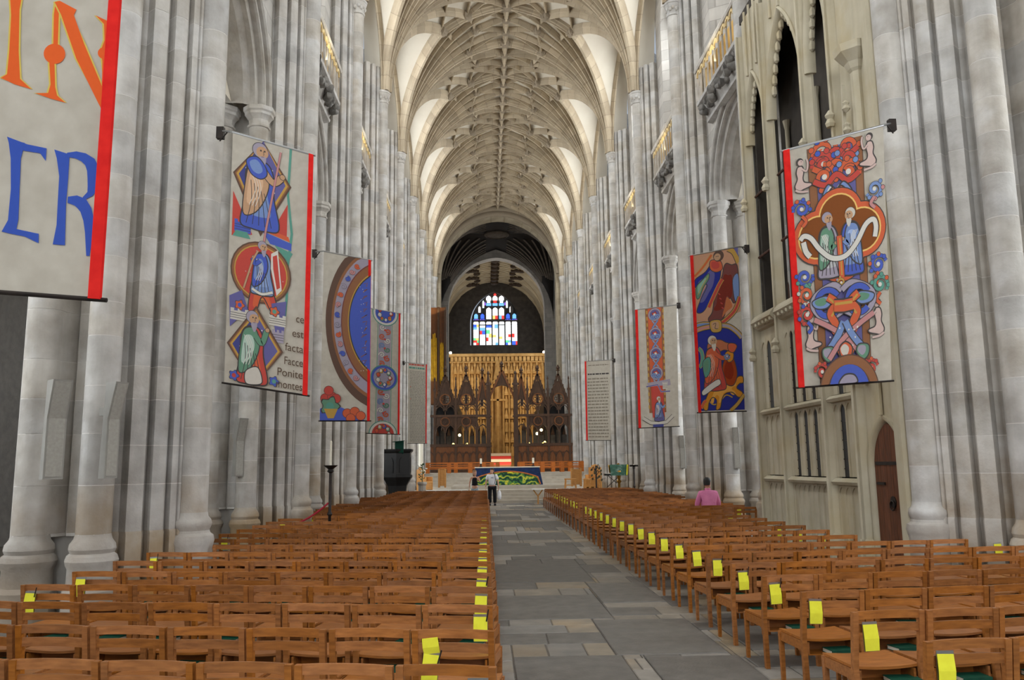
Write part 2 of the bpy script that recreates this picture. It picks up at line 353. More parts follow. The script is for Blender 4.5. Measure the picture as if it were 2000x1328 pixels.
def arched_wall(m, x, w0, z0, z1, hw, zb, zs, rise, n=12):   # wall in plane x, y in +-w0, arched hole
    ap = arch_pts(hw, rise, n, zs)
    def q(*p): m.add([(x,)+t for t in p], [tuple(range(len(p)))])
    if w0 > hw+1e-4:
        q((-w0,z0),(-hw,z0),(-hw,z1),(-w0,z1)); q((hw,z0),(w0,z0),(w0,z1),(hw,z1))
    if zb > z0+1e-4: q((-hw,z0),(hw,z0),(hw,zb),(-hw,zb))
    for (ya,za),(yb,zb_) in zip(ap[:-1], ap[1:]): q((ya,za),(yb,zb_),(yb,z1),(ya,z1))
    return ap
XW = .93                                     # wall plane (n)
m = MB(); arched_wall(m, XW, HB-.6, 9.58, 12.62, 2.48, 9.58, 9.58, 2.61); ME_SPAN = m.mesh('spandrel_wall', STONEF)
m = MB(); ap = arched_wall(m, XW, HB-.6, 13.95, 23.4, 1.75, 14.3, 18.3, 2.2)
hole = [(-1.75,14.3)]+ap+[(1.75,14.3)]
inner = [(-1.28,14.7)]+arch_pts(1.28, 1.75, 12, 18.2)+[(1.28,14.7)]
b = len(m.v); q = len(hole); m.v += [(XW,y,z) for y,z in hole]+[(1.75,y,z) for y,z in inner]
for j in range(q): k2 = (j+1) % q; m.f.append((b+j, b+k2, b+q+k2, b+q+j)); m.c.append(None)
ME_CLER = m.mesh('clerestory_wall', STONEF)
m = MB(); arched_wall(m, 2.2, HB, 13.0, 23, 1.2, 14.0, 14.0, 1.3)
m = MB()                                     # gallery recess behind the balcony
for a, b_, c_, d in (((XW,-2.5,12.62),(XW,2.5,12.62),(2.2,2.5,12.62),(2.2,-2.5,12.62)), ((XW,-2.5,13.95),(2.2,-2.5,13.95),(2.2,2.5,13.95),(XW,2.5,13.95)), ((2.2,-2.5,12.62),(2.2,2.5,12.62),(2.2,2.5,13.95),(2.2,-2.5,13.95)), ((XW,-2.5,12.62),(2.2,-2.5,12.62),(2.2,-2.5,13.95),(XW,-2.5,13.95)), ((XW,2.5,12.62),(XW,2.5,13.95),(2.2,2.5,13.95),(2.2,2.5,12.62))): m.add([a,b_,c_,d],[(0,1,2,3)])
GALW = mat('gallery_ochre_plaster', srgb(226,206,160), srgb(206,184,136), 2, .8)
ME_GAL = m.mesh('gallery_recess', GALW)
m = MB()                                     # clerestory window: mullions
for y in (-.85,-.43,0,.43,.85): m.box(1.70,1.82,y-.06,y+.06,14.7,19.5)
m.box(1.70,1.82,-1.3,1.3,16.4,16.52)
ME_MULL = m.mesh('window_mullions', STONEF)
m = MB(); m.loft([[(1.9,y,z) for y,z in inner],[(1.95,y,z) for y,z in inner]]); ME_PANE = m.mesh('window_glass', WINL)
# balcony
m = MB(); m.loft([[(n,y,z) for n,z in ((XW,11.92),(.76,11.95),(.74,12.02),(.80,12.06),(.60,12.42),(.47,12.46),(.45,12.54),(.52,12.60),(XW,12.62))] for y in (-1.95,1.95)]); ME_CORN = m.mesh('cornice', STONE, 30)
m = MB(); m.loft([[(n,y,z) for n,z in ((.44,13.50),(.41,13.56),(.44,13.66),(.56,13.66),(.58,13.56),(.54,13.50))] for y in (-1.95,1.95)]); ME_RAIL = m.mesh('parapet_rail', STONE, 30)
m = MB(); m.box(-.025,.025,-.016,.016,0,.90); ME_BAL = m.mesh('baluster', STONE)
m = MB()
for i in range(9): 
    a = pi*i/8; b2 = pi*(i+1)/8
    if i < 8: m.beam((0,.15*cos(a),.16*sin(a)),(0,.15*cos(b2),.16*sin(b2)),.07,.04,(1,0,0))
ME_TREF = m.mesh('gilded_arch_head', GALW)
GREYCARVE = mat('grey_carving', srgb(140,137,132), srgb(96,93,90), 6, .85, rnd=.25)
CARV = []
for q in range(4):
    rng = random.Random(q); m = MB()
    for j in range(5):
        cx, cy, cz, r = rng.uniform(-.08,.06), rng.uniform(-.16,.16), rng.uniform(-.14,.14), rng.uniform(.08,.15)
        m.lathe([(r*sin(pi*i/6)+.001, -r*cos(pi*i/6)) for i in range(7)], 8, (cx,cy,cz), lobe=.18, nl=4, a0=rng.random())
    CARV.append(m.mesh('carved_boss', GREYCARVE, 50))
LAMPW = mat('warm_lamp_tube', (1,.8,.4), None, 3, .5, emit=(1,.72,.30), estr=5)
m = MB(); m.box(.10,.16,-1.8,1.8,0,.06); ME_LAMP = m.mesh('lamp_tube', LAMPW)
for s in (-1, 1):
    side = 'left' if s < 0 else 'right'
    wall = empty(f'wall_{side}', (s*XF,0,0)); wall.scale = (s,1,1)
    tag(wall, f'stone arcade and clerestory wall along the {side} of the nave', 'wall', kind='structure')
    for k in range(-3, 8):
        c = (0, PY(k)+HB, 0)
        ob('arcade_arch', ME_ARCH, wall, c); ob('spandrel_wall', ME_SPAN, wall, c); ob('clerestory_wall', ME_CLER, wall, c)
        ob('gallery_recess', ME_GAL, wall, c); ob('window_mullions', ME_MULL, wall, c); ob('window_glass', ME_PANE, wall, c)
        if k < 0: 
            ob('cornice', ME_CORN, wall, c); continue
        bal = empty('stone_balcony', (s*XF, PY(k)+HB, 0)); bal.scale = (s,1,1)
        tag(bal, f'carved stone balcony above the {ORD[k]} arch from the camera on the {side} wall', 'balcony', 'triforium balconies')
        ob('cornice', ME_CORN, bal); ob('parapet_rail', ME_RAIL, bal)
        ob('lamp_tube', ME_LAMP, bal, (1.3,0,12.63))
        nb = 11
        for j in range(nb):
            y = -1.85+3.7*j/(nb-1); ob('baluster', ME_BAL, bal, (.50,y,12.60))
            if j < nb-1: ob('gilded_arch_head', ME_TREF, bal, (.48,y+.185,13.30))
        for j in range(8): ob('carved_boss', CARV[(j*3+k) % 4], bal, (.62,-1.7+3.4*j/7,12.24), rz=.4*j)
        area('balcony_lamp', (s*(XF+1.15), PY(k)+HB, 12.68), (.35*s,0,1), .2, 4.2, 44, (1,.84,.52))
    # aisle: outer wall with windows, and its vault
    aw = empty(f'wall_aisle_{side}', (s*13.2,0,0)); aw.scale = (s,1,1); tag(aw, f'outer wall of the {side} aisle behind the arches', 'wall', kind='structure')
    m = MB(); arched_wall(m, 0, HB, 0, 14, 1.6, 3.2, 7.6, 2.2); ME_AW = m.mesh('aisle_wall_bay', STONEF)
    m = MB(); pts = [(-1.6,3.2)]+arch_pts(1.6,2.2,8,7.6)+[(1.6,3.2)]; m.loft([[(.25,y,z) for y,z in pts],[(.3,y,z) for y,z in pts]]); ME_AP = m.mesh('window_glass', WINL)
    for k in range(-3, 9):
        if s < 0 and k in (0, 1, 2):
            m = MB(); m.add([(0,-HB,0),(0,HB,0),(0,HB,14),(0,-HB,14)],[(0,1,2,3)]); m.build('blank_darkening_bay', STONEF, aw, (0,PY(k)+HB,0)); continue  # windowless bay added so the near left aisle stays dark
        ob('aisle_wall_bay', ME_AW, aw, (0,PY(k)+HB,0)); ob('window_glass', ME_AP, aw, (0,PY(k)+HB,0))
    m = MB(); rings = []
    for i in range(9):
        a = pi*i/8; rings.append([(s*(9.9-3.4*cos(a)), y, 9.6+3.0*sin(a)) for y in (-17,70)])
    m.loft(rings, closed=False, cap=False)
    tag(m.build(f'ceiling_aisle_{side}', WEB, smooth=60), f'vault of the {side} aisle glimpsed through the arches', 'ceiling', kind='structure')
    m = MB(); m.box(s*6.6, s*13.3, 69, 69.3, 0, 14); m.box(s*6.6, s*13.3, -17.3, -17, 0, 14)
    tag(m.build(f'wall_aisle_end_{side}', STONEF), f'end walls of the {side} aisle', 'wall', kind='structure')
# west end behind the camera
m = MB(); 
for x0,x1,z0,z1 in ((-6.6,-4.6,0,24),(4.6,6.6,0,24),(-4.6,4.6,0,4.3),(-4.6,4.6,19.6,24)): m.box(x0,x1,-17,-16.4,z0,z1)
tag(m.build('wall_west', STONEF), 'west wall with the great window behind the camera', 'wall', kind='structure')
# ================================================================== the lierne vault
A, HR = 5.08, 5.85
def zb(dx): R = (A*A+HR*HR)/(2*A); return sqrt(max(0, R*R-(R-dx)**2))
def endH(ex, ey):
    if ex >= A-1e-6: return HR
    if ex >= 2.13: return zb(ex)
    return zb(2.13)+1.2*(2.13-ex)/2.73
def arc(R, H, r): q = (R*R+H*H)/(2*R); return sqrt(max(0, q*q-(q-r)**2))
def surf(dx, dy):
    if dx <= 1e-6 and dy <= 1e-6: return 0
    if dx/A >= dy/HB: t = dx/A; ex, ey = A, dy/t
    else: t = dy/HB; ex, ey = dx/t, HB
    R = hypot(ex, ey); return arc(R, endH(ex, ey), R*t)
ceil = empty('ceiling', (0,0,0)); tag(ceil, 'ribbed stone vault over the nave with carved bosses', 'ceiling', kind='structure')
NT = 14
ends = [(A, HB*i/6) for i in range(7)] + [(A-(A-2.13)*i/5, HB) for i in range(1,6)] + [(2.13-2.73*i/6, HB) for i in range(1,7)]
m = MB()
rings = []
for ex, ey in ends:
    R, H = hypot(ex,ey), endH(ex,ey)
    rings.append([(A-ex*t*t, ey*t*t, arc(R,H,R*t*t)+.06) for t in [i/NT for i in range(NT+1)]])
rings.append([(5.85, p[1], p[2]+.02) for p in rings[-1]])
m.loft(rings, closed=False, cap=False)
ME_WEB = m.mesh('vault_web', WEB, 40)
def rib_mesh(name, pts, w, d, material=RIB):
    path = [Vector((A-p[0], p[1], p[2])) for p in pts]; sides, downs, lens = [], [], [0]
    for i in range(len(path)):
        t = (path[min(i+1,len(path)-1)]-path[max(i-1,0)]).normalized()
        a = t.cross(Vector((0,0,1)))
        if a.length < 1e-3: a = Vector((0,1,0))
        a.normalize(); dn = t.cross(a).normalized()
        if dn.z > 0 and abs(dn.z) > .15: dn = -dn
        sides.append(a); downs.append(dn)
        if i: lens.append(lens[-1]+(path[i]-path[i-1]).length)
    h = w/2; prof = [(-h,-.12),(-h,.06*d/.3),(-h*.72,.10*d/.3),(-h*.62,.20*d/.3),(-h*.36,.24*d/.3),(-h*.30,d),(h*.30,d),(h*.36,.24*d/.3),(h*.62,.20*d/.3),(h*.72,.10*d/.3),(h,.06*d/.3),(h,-.12)]
    m = MB(); m.sweep(path, sides, downs, prof, lens=lens); return m.mesh(name, material, 30)
def spr(ex, ey, n=16):
    R, H = hypot(ex,ey), endH(ex,ey)
    return [(ex*t, ey*t, arc(R,H,R*t)) for t in [(i/n)**2 for i in range(n+1)]]
def lier(p, q, n=6): return [(p[0]+(q[0]-p[0])*i/n, p[1]+(q[1]-p[1])*i/n, surf(p[0]+(q[0]-p[0])*i/n, p[1]+(q[1]-p[1])*i/n)) for i in range(n+1)]
E1, E2, E3 = HB/3, 2*HB/3, HB
RIBS = [('tierceron_rib', rib_mesh('tierceron_rib', spr(A,E1), .16,.24)), ('tierceron_rib', rib_mesh('tierceron_rib', spr(A,E2), .16,.24)),
  ('diagonal_rib', rib_mesh('diagonal_rib', spr(A,E3), .20,.27)), ('tierceron_rib', rib_mesh('tierceron_rib', spr(3.28,HB), .19,.26)),
  ('lunette_rib', rib_mesh('lunette_rib', spr(2.13,HB), .36,.32)), ('wall_rib', rib_mesh('wall_rib', spr(-.6,HB), .22,.24)),
  ('lierne_rib', rib_mesh('lierne_rib', lier((3.28,HB),(3.62,HB/2)), .13,.19)), ('lierne_rib', rib_mesh('lierne_rib', lier((3.62,HB/2),(3.28,0)), .13,.19)),
  ('lierne_rib', rib_mesh('lierne_rib', lier((A,E1),(3.62,HB/2)), .13,.19)), ('lierne_rib', rib_mesh('lierne_rib', lier((A,E1),(3.28,0)), .13,.19)),
  ('lierne_rib', rib_mesh('lierne_rib', lier((A,E2),(3.28,HB)), .13,.19)), ('lierne_rib', rib_mesh('lierne_rib', lier((A,E2),(3.62,HB/2)), .13,.19)),
  ('lierne_rib', rib_mesh('lierne_rib', lier((2.13,HB),(2.55,HB*.45)), .13,.19)),]
ME_T = rib_mesh('transverse_rib', spr(A,0), .28,.32)
def latp(x0, x1, n=8): return [(x0+(x1-x0)*i/n, HB, endH(x0+(x1-x0)*i/n, HB)) for i in range(n+1)]
ME_LAT = rib_mesh('lateral_rib', latp(A,2.13), .24,.30); ME_LAT2 = rib_mesh('lateral_ridge_rib', latp(2.13,-.6), .22,.24)
ME_RIDGE = rib_mesh('ridge_rib', [(A,y,HR) for y in (0,HB/2,HB)], .26,.34)
def boss_mesh(r, seed):
    m = MB(); rng = random.Random(seed)
    m.lathe([(r*.75,.10),(r*.95,.02),(r,-.08),(r*.86,-.17),(r*.5,-.24),(r*.2,-.27),(.01,-.25)], 24, lobe=.16, nl=6)
    for j in range(6):
        a = 2*pi*j/6+.3; q = r*.28
        m.lathe([(q*sin(pi*i/4)+.002, -q*cos(pi*i/4)) for i in range(5)], 6, (r*.66*cos(a), r*.66*sin(a), -.15))
    return m.mesh('carved_boss', RIB, 40)
BOSS = [boss_mesh(.28,1), boss_mesh(.19,2), boss_mesh(.24,3)]
for k in range(-3, 8):
    for s in (-1, 1):
        for d, y in ((1, PY(k)), (-1, PY(k+1))):
            ob('vault_web', ME_WEB, ceil, (0,y,ZS), sc=(s,d,1))
            if k < 1: continue
            for nm, me in RIBS: ob(nm, me, ceil, (0,y,ZS), sc=(s,d,1))
            if s == 1: ob('ridge_rib', ME_RIDGE, ceil, (0,y,ZS), sc=(1,d,1))
        if k < 1: continue
        ob('transverse_rib', ME_T, ceil, (0,PY(k),ZS), sc=(s,1,1))
        ob('lateral_rib', ME_LAT, ceil, (0,PY(k),ZS), sc=(s,1,1)); ob('lateral_ridge_rib', ME_LAT2, ceil, (0,PY(k),ZS), sc=(s,1,1))
        for px, py, b in ((3.28,HB,0),(3.62,HB/2,1),(3.62,1.5*HB,1),(3.28,0,2),(2.13,HB,0)):
            bz = surf(px, py if py <= HB else 2*HB-py)
            ob('carved_boss', BOSS[b], ceil, (s*(A-px), PY(k)+py, ZS+bz-.05), rz=px*3+k)
    if k >= 1:
        for j, b in enumerate((0,1,1,0,1,1)): ob('carved_boss', BOSS[b], ceil, (0, PY(k)+j*HB/3, ZS+HR-.12), rz=j+k)
# ================================================================== crossing, choir and east end
WARMST = mat('warm_limestone', srgb(176,164,142), srgb(156,144,122), 1.5, .85, courses=(.45,.9,(.75,.74,.72)))
def wall_hole(name, y0, y1, x0, z0, z1, hw, zs, rise, material, label, zb_=None, n=16):
    m = MB(); ap = arch_pts(hw, rise, n, zs)
    for y, fl in ((y0, 1), (y1, -1)):
        def q(*p): m.add([(a, y, b) for a, b in p], [tuple(range(len(p)))])
        q((-x0,z0),(-hw,z0),(-hw,z1),(-x0,z1)); q((hw,z0),(x0,z0),(x0,z1),(hw,z1))
        for (a,b),(c,d) in zip(ap[:-1], ap[1:]): q((a,b),(c,d),(c,z1),(a,z1))
        if zb_: q((-hw,z0),(hw,z0),(hw,zb_),(-hw,zb_))
    ring = [(-hw, zb_ or z0)]+ap+[(hw, zb_ or z0)]
    m.loft([[(a,y0,b) for a,b in ring],[(a,y1,b) for a,b in ring]], closed=False, cap=False)
    o = m.build(name, material); tag(o, label, 'wall', kind='structure'); return o
cw = wall_hole('wall_crossing', 63.7, 65.2, 16, 0, 25, 4.62, 16.9, 4.75, WARMST, 'stone wall with the round crossing arch closing the nave')
for i, (e, yy) in enumerate(((0,63.55),(.42,63.4))):
    ring = arch_pts(4.62+e, 4.75+e, 20, 16.9); m = MB()
    path = [Vector((a,yy,b)) for a,b in ring]; nr = [Vector((a,0,(b-16.9)*.98+.001)).normalized() for a,b in ring]
    m.sweep(path, nr, [Vector((0,1,0))]*len(path), [(0,.2),(0,0),(.12,-.06),(.3,-.06),(.42,0),(.42,.2)]); m.build('arch_moulding', RIB, cw, smooth=35)
wall_hole('wall_choir_arch', 76, 77.2, 16, 0, 25, 4.55, 16.6, 4.8, STONEF, 'stone wall with the choir arch beyond the crossing')
# dark timber vault over the crossing
cv = empty('ceiling_crossing'); tag(cv, 'dark timber fan vault over the crossing with pale strips and a round centre', 'ceiling', kind='structure')
CA, CH, CZ = 5.4, 7.0, 15.2
m = MB(); rr = []; ce = [(CA, CA*i/6) for i in range(7)]+[(CA*(1-i/6), CA) for i in range(1,7)]
def carc(ex, ey, r): R = hypot(ex,ey); q = (R*R+CH*CH)/(2*R); return sqrt(max(0,q*q-(q-r)**2))
for ex, ey in ce: R = hypot(ex,ey); rr.append([(CA-ex*t*t, CA-ey*t*t, carc(ex,ey,R*t*t)) for t in [i/10 for i in range(11)]])
m.loft(rr, False, False); me = m.mesh('fan_web', DARKV, 40)
strips = []
for i in range(0, 12):
    a = (pi/2)*(i+.5)/12; ex, ey = (CA, CA*math.tan(a)) if a < pi/4 else (CA/math.tan(a), CA)
    R = hypot(ex,ey); path = [Vector((CA-ex*t, CA-ey*t, carc(ex,ey,R*t)-.04)) for t in [(.2+.62*j/8) for j in range(9)]]
    sd = Vector((ey,-ex,0)).normalized(); m2 = MB()
    m2.sweep(path, [sd]*9, [Vector((0,0,-1))]*9, [(-.03-.05,0),(-.08,.06),(.08,.06),(.08,0)]); strips.append(m2.mesh('pale_strip', PALERIB))
for sx in (1,-1):
    for sy in (1,-1):
        ob('fan_web', me, cv, (0,70.6,CZ), sc=(sx,sy,1))
        for st in strips: ob('pale_strip', st, cv, (0,70.6,CZ), sc=(sx,sy,1))
m = MB(); m.lathe([(1.1,0),(1.1,-.12),(.9,-.2),(.9,-.14),(.0,-.14)], 24); m.build('round_centre', PALERIB, cv, (0,70.6,CZ+CH-.05))
for s in (-1,1):
    m = MB(); 
    m.box(s*17.2, s*17.5, 63.7, 77.2, 0, 25)
    tag(m.build('wall_transept_'+('left' if s<0 else 'right'), STONEF), 'end wall of the '+('left' if s<0 else 'right')+' transept beyond the crossing', 'wall', kind='structure')
    m = MB(); m.box(s*5.5, s*17.5, 63.7, 77.2, 24.6, 24.9); tag(m.build('ceiling_transept_'+('left' if s<0 else 'right'), DARKV), 'dark ceiling of the '+('left' if s<0 else 'right')+' transept', 'ceiling', kind='structure')
    m = MB(); m.box(s*6.3, s*6.6, 77.2, 95.4, 0, 24)
    for y in (79.5, 84.5, 89.5):
        for dz in (0,): m.lathe([(.3,1),(.3,16)], 10, (s*6.1, y+2.4, 0))
    tag(m.build('wall_choir_'+('left' if s<0 else 'right'), STONEF), ('left' if s<0 else 'right')+' stone wall of the choir', 'wall', kind='structure')
# choir vault
cvt = empty('ceiling_choir'); tag(cvt, 'cream ribbed choir vault with dark bosses in front of the east window', 'ceiling', kind='structure')
m = MB(); rr = []
def chz(a): return (5.9*cos(a)*-1, 16.4+6.9*sin(a)**.9)
prof = [chz(pi*i/20) for i in range(21)]
m.loft([[(x,y,z) for x,z in prof] for y in (77.2, 95.2)], False, False); m.build('vault_web', CHOIRV, cvt, smooth=60)
def barrel(x): 
    c = max(-1,min(1,-x/5.9)); a = math.acos(c); return 16.4+6.9*max(0,sin(a))**.9
CHRIB = []
for k in range(5):
    y0 = 78+k*4.1
    for s in (-1,1):
        for ey in (-2.05, -1.0, 0, 1.0, 2.05):
            path = [Vector((s*(5.88-5.88*t), y0+ey*t, barrel(s*(5.88-5.88*t))-.02)) for t in [(j/10)**1.6 for j in range(11)]]
            m = MB(); m.tube(path, .10, 6); m.build('choir_rib', CHOIRV, cvt, smooth=50)
m = MB(); m.box(-.12,.12,77.2,95.2,23.05,23.3); m.build('choir_ridge_rib', DARKV, cvt)
bm = boss_mesh(.36,5)
DB = mat('dark_gilded_boss', srgb(74,58,42), srgb(50,40,30), 6, .7)
m = MB(); m.lathe([(.42,.10),(.46,0),(.40,-.2),(.2,-.3),(.01,-.3)], 18, lobe=.15, nl=5); bm = m.mesh('dark_boss', DB, 40)
for k in range(10): ob('dark_boss', bm, cvt, (0,78+k*1.75,23.0))
for k in range(5):
    for s in (-1,1):
        for x, dy in ((2.0,0),(2.5,1.0),(2.9,.3),(2.1,1.9)): ob('dark_boss', bm, cvt, (s*x, 78.4+k*3.4+dy, barrel(x)-.1), sc=(.8,.8,.8))
# east wall with stained glass
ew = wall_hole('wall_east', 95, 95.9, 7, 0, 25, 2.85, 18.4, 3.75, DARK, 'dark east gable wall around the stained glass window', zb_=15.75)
win = empty('window_1', (0.12,95,0)); tag(win, 'great stained glass east window of seven lights above the choir', 'window', kind='structure')
GL = {}
for nm, c in (('white',(1,1,1)),('pale',(.8,.95,1)),('blue',(.06,.16,1)),('sky',(.2,.55,1)),('red',(1,.06,.05)),('gold',(1,.72,.2)),('green',(.15,.8,.35)),('violet',(.35,.15,.9))):
    GL[nm] = mat('stained_glass_'+nm, tuple(.5*q for q in c), None, 3, .4, emit=c, estr=3.4 if nm in('white','pale') else 2.2)
def glass(x0, x1, z0, z1, c, head=0, name='pane'):
    xm = (x0+x1)/2
    pts = [(x0,z0),(x1,z0),(x1,z1)]+([(x1-(x1-x0)*.18,z1+head*.6),(xm,z1+head),(x0+(x1-x0)*.18,z1+head*.6)] if head else [])+[(x0,z1)]
    m = MB(); m.loft([[(a,0,b) for a,b in pts],[(a,.04,b) for a,b in pts]][::-1]); m.build(name, GL[c], win, (0,.5,0))
rng = random.Random(4); lw = 5.3/7
hgt = [18.25,18.35,18.3,18.4,18.3,18.35,18.25]
pal = ['white','pale','white','white','sky','gold','red','white','green','blue','pale','white','white','pale','white']
for i in range(7):
    x0 = -2.65+i*lw+.07; x1 = x0+lw-.14; xm = (x0+x1)/2
    z = 15.85
    while z < 18.2:
        h = rng.choice((.28,.36,.45)); h = min(h, 18.3-z)
        if rng.random() < .55:
            c1, c2 = rng.choice(pal), rng.choice(pal); xs = x0+(x1-x0)*rng.uniform(.3,.7)
            glass(x0, xs, z, z+h-.02, c1); glass(xs+.015, x1, z, z+h-.02, c2)
        else: glass(x0, x1, z, z+h-.02, rng.choice(('white','white','pale')))
        z += h
    glass(x0, x1, 18.32, 18.5, 'white', .28)
for i in (0,1,5,6):
    x0 = -2.65+i*lw
    for j in range(4): glass(x0+.08+j*.17, x0+.2+j*.17, 18.78, 18.92, rng.choice(('blue','violet')))
    glass(x0+.16, x0+lw-.16, 19.0, 19.4, 'sky' if i in (0,6) else 'blue', .2)
for i in (2,3,4):
    x0 = -2.65+i*lw+.08; x1 = x0+lw-.16
    glass(x0, x0+(x1-x0)*.5, 18.95, 19.35, rng.choice(('sky','gold','white'))); glass(x0+(x1-x0)*.53, x1, 18.95, 19.35, rng.choice(('red','white','pale'))); glass(x0,x1,19.38,20.1,'white',.25)
    glass(x0, x1, 20.55, 20.85, 'sky'); glass(x0+.1, x1-.1, 20.9, 21.2, ('pale','red','pale')[i-2]); glass(x0, x1, 21.22, 21.5, 'white', .28)
    if i == 3: glass(x0+.15, x1-.15, 21.78, 21.95, 'red', .1)
for sx in (-1,1):
    glass(*sorted((sx*1.72,sx*1.98)), 19.75, 20.3, 'white', .2); glass(*sorted((sx*1.3,sx*1.5)), 20.3, 21.0, 'pale', .2); glass(*sorted((sx*1.12,sx*1.24)), 20.6, 20.9, 'violet', .1)
m = MB()
for i in range(8): m.box(-2.65+i*lw-.07,-2.65+i*lw+.07,-.1,.5,15.7,19.0 if i in (0,1,7) else 20.5)
FRD = mat('window_tracery_stone', srgb(84,80,76), srgb(66,62,60), 3, .9)
m.box(-2.7,2.7,-.05,.5,18.62,18.74); m.build('mullions', FRD, win)
m = MB(); pts = [(-2.85,15.7)]+arch_pts(2.85,3.75,10,18.4)+[(2.85,15.7)]; m.loft([[(a,.6,b) for a,b in pts],[(a,.7,b) for a,b in pts]]); m.build('tracery_back', FRD, win)
# reredos: golden stone screen behind the high altar
RY = 87.0
rer = empty('stone_reredos', (0.2,RY,1.35)); tag(rer, 'tall golden lit stone reredos with tiers of niches below the east window', 'reredos')
m = MB(); m.box(-5.0,5.0,0,.5,0,12.0); m.build('backing', REDSTONE, rer)
m = MB(); m.box(-5.15,5.15,-.5,.5,11.95,12.25); m.build('cornice', REDSTONE, rer); m = MB(); m.box(-5.1,5.1,-.35,.5,11.3,11.42); m.build('cornice', REDSTONE, rer)
m = MB()
for j in range(24): m.box(-5.0+j*.43,-5.0+j*.43+.3,-.42,-.35,11.45,11.92)
m.build('cresting', REDSTONE, rer)
m1 = MB(); m1.tube([(0,0,0),(0,0,10.6)], .09, 6); m1.lathe([(.16,10.6),(.1,10.9),(.02,11.6)], 6); COLON = m1.mesh('colonnette', REDSTONE)
m2 = MB(); m2.lathe([(.18,0),(.2,.2),(.16,.55),(.2,.8),(.17,1.0),(.07,1.06),(.1,1.15),(.1,1.25),(.05,1.32)], 10, sy=.7); STAT = m2.mesh('statue', REDSTONE, 50)
m3 = MB(); m3.lathe([(.3,0),(.32,.08),(.26,.16),(.3,.2),(.12,.6),(.14,.66),(.02,1.05)], 6); CANO = m3.mesh('niche_canopy', REDSTONE, 25)
for j in range(17):
    x = -4.8+j*.6; ob('colonnette', COLON, rer, (x,-.25,.3))
    if j < 16 and j not in (7,8):
        for z in (1.4,3.9,6.4,8.7):
            ob('statue', STAT, rer, (x+.3,-.18,z)); ob('niche_canopy', CANO, rer, (x+.3,-.2,z+1.4))
m = MB(); m.box(-.12,.12,-.4,-.2,4.5,8.8); m.box(-1.0,1.0,-.4,-.2,7.2,7.4); m.build('great_cross', REDSTONE, rer)
m = MB(); m.lathe([(.5,0),(.55,.3),(.4,.5),(.45,.6),(.2,1.8),(.25,2.0),(.03,3.2)], 8); m.build('centre_canopy', REDSTONE, rer, (0,-.3,9.0))
WARM = (1,.76,.46)
for s in (-1,1):
    area('reredos_spotlight', (s*4.6, RY-5.5, 9.5), (-s*.35, 1, -.1), .6, .6, 300, WARM)
    m = MB(); m.lathe([(.05,-.14),(.13,-.1),(.14,0),(.1,.1),(.02,.13)], 10); l = m.build('spot_lamp', mat('lamp_glow', (1,.85,.6), None, 3, .5, emit=(1,.85,.6), estr=30)); l.location = (s*5.0+.2, RY-.3, 13.741)
    tag(l, ('left' if s<0 else 'right')+' bright little spotlight on top corner of golden reredos', 'lamp', 'reredos spotlights')
area('reredos_uplight', (0, RY-3, 1.8), (0, .8, 1), 6, .5, 160, WARM)
# high altar in front of it
ha = empty('high_altar', (.05,84.5,1.35)); tag(ha, 'small high altar with red and white frontal seen through the screen door', 'altar')
m = MB(); m.box(-1.4,1.4,0,1.0,0,1.6); m.build('table', SCREENP, ha)
for i, c in enumerate(((.35,.03,.03),(.45,.4,.36),(.35,.03,.03),(.4,.36,.33))):
    m = MB(); m.box(-1.42,1.42,-.02,.02,.5+i*.3,.78+i*.3, c); m.build('frontal_band', COLM, ha)
# organ pipes
og = empty('organ_case', (-6.1,60.5,6.0)); tag(og, 'gilded organ pipes in a brown case above the left end of screen', 'organ')
m = MB(); m.box(.9,2.05,.12,1.4,.35,7.6); m.build('case', SCREENP, og); m = MB(); m.box(1.45,1.6,-.12,.12,1.2,7.6); m.build('case_post', SCREEN, og); m = MB(); m.box(1.95,2.1,-.12,.12,1.2,7.6); m.build('case_post', SCREEN, og)
for i in range(4):
    m = MB(); h = 5.75-abs(i-1.6)*.35; x = 1.0+i*.125; m.lathe([(.01,2),(.058,2.3),(.058,h),(.01,h+.02)], 10, (x,0,0)); m.build('organ_pipe', GILT, og)
for i in range(3):
    m = MB(); m.lathe([(.01,1.8),(.05,2.1),(.05,4.9-.2*abs(i-1)),(.01,4.92)], 10, (1.66+i*.11,.0,0)); m.build('organ_pipe', GILT, og)
# ================================================================== dais, steps
FL = mat('pale_step_stone', srgb(186,178,164), srgb(168,158,144), 3, .7, rnd=.06)
dais = empty('floor_dais'); tag(dais, 'stepped stone platform carrying the nave altar', 'platform', kind='structure')
for i in range(4):
    m = MB(); m.box(-4.7,4.7,40+i*.38,49,i*.15,(i+1)*.15); m.build('step', FL, dais)
m = MB(); m.box(-2.9,3.1,43.0,48.5,.6,.76); m.build('altar_step', FL, dais)
for i in range(6):
    m = MB(); m.box(-5.2,5.2,49+i*.4,60,.6+i*.125,.6+(i+1)*.125); m.build('choir_step', FL, dais)
m = MB(); m.box(-16,16,60,96,.5,1.35); m.build('choir_floor', FL, dais)
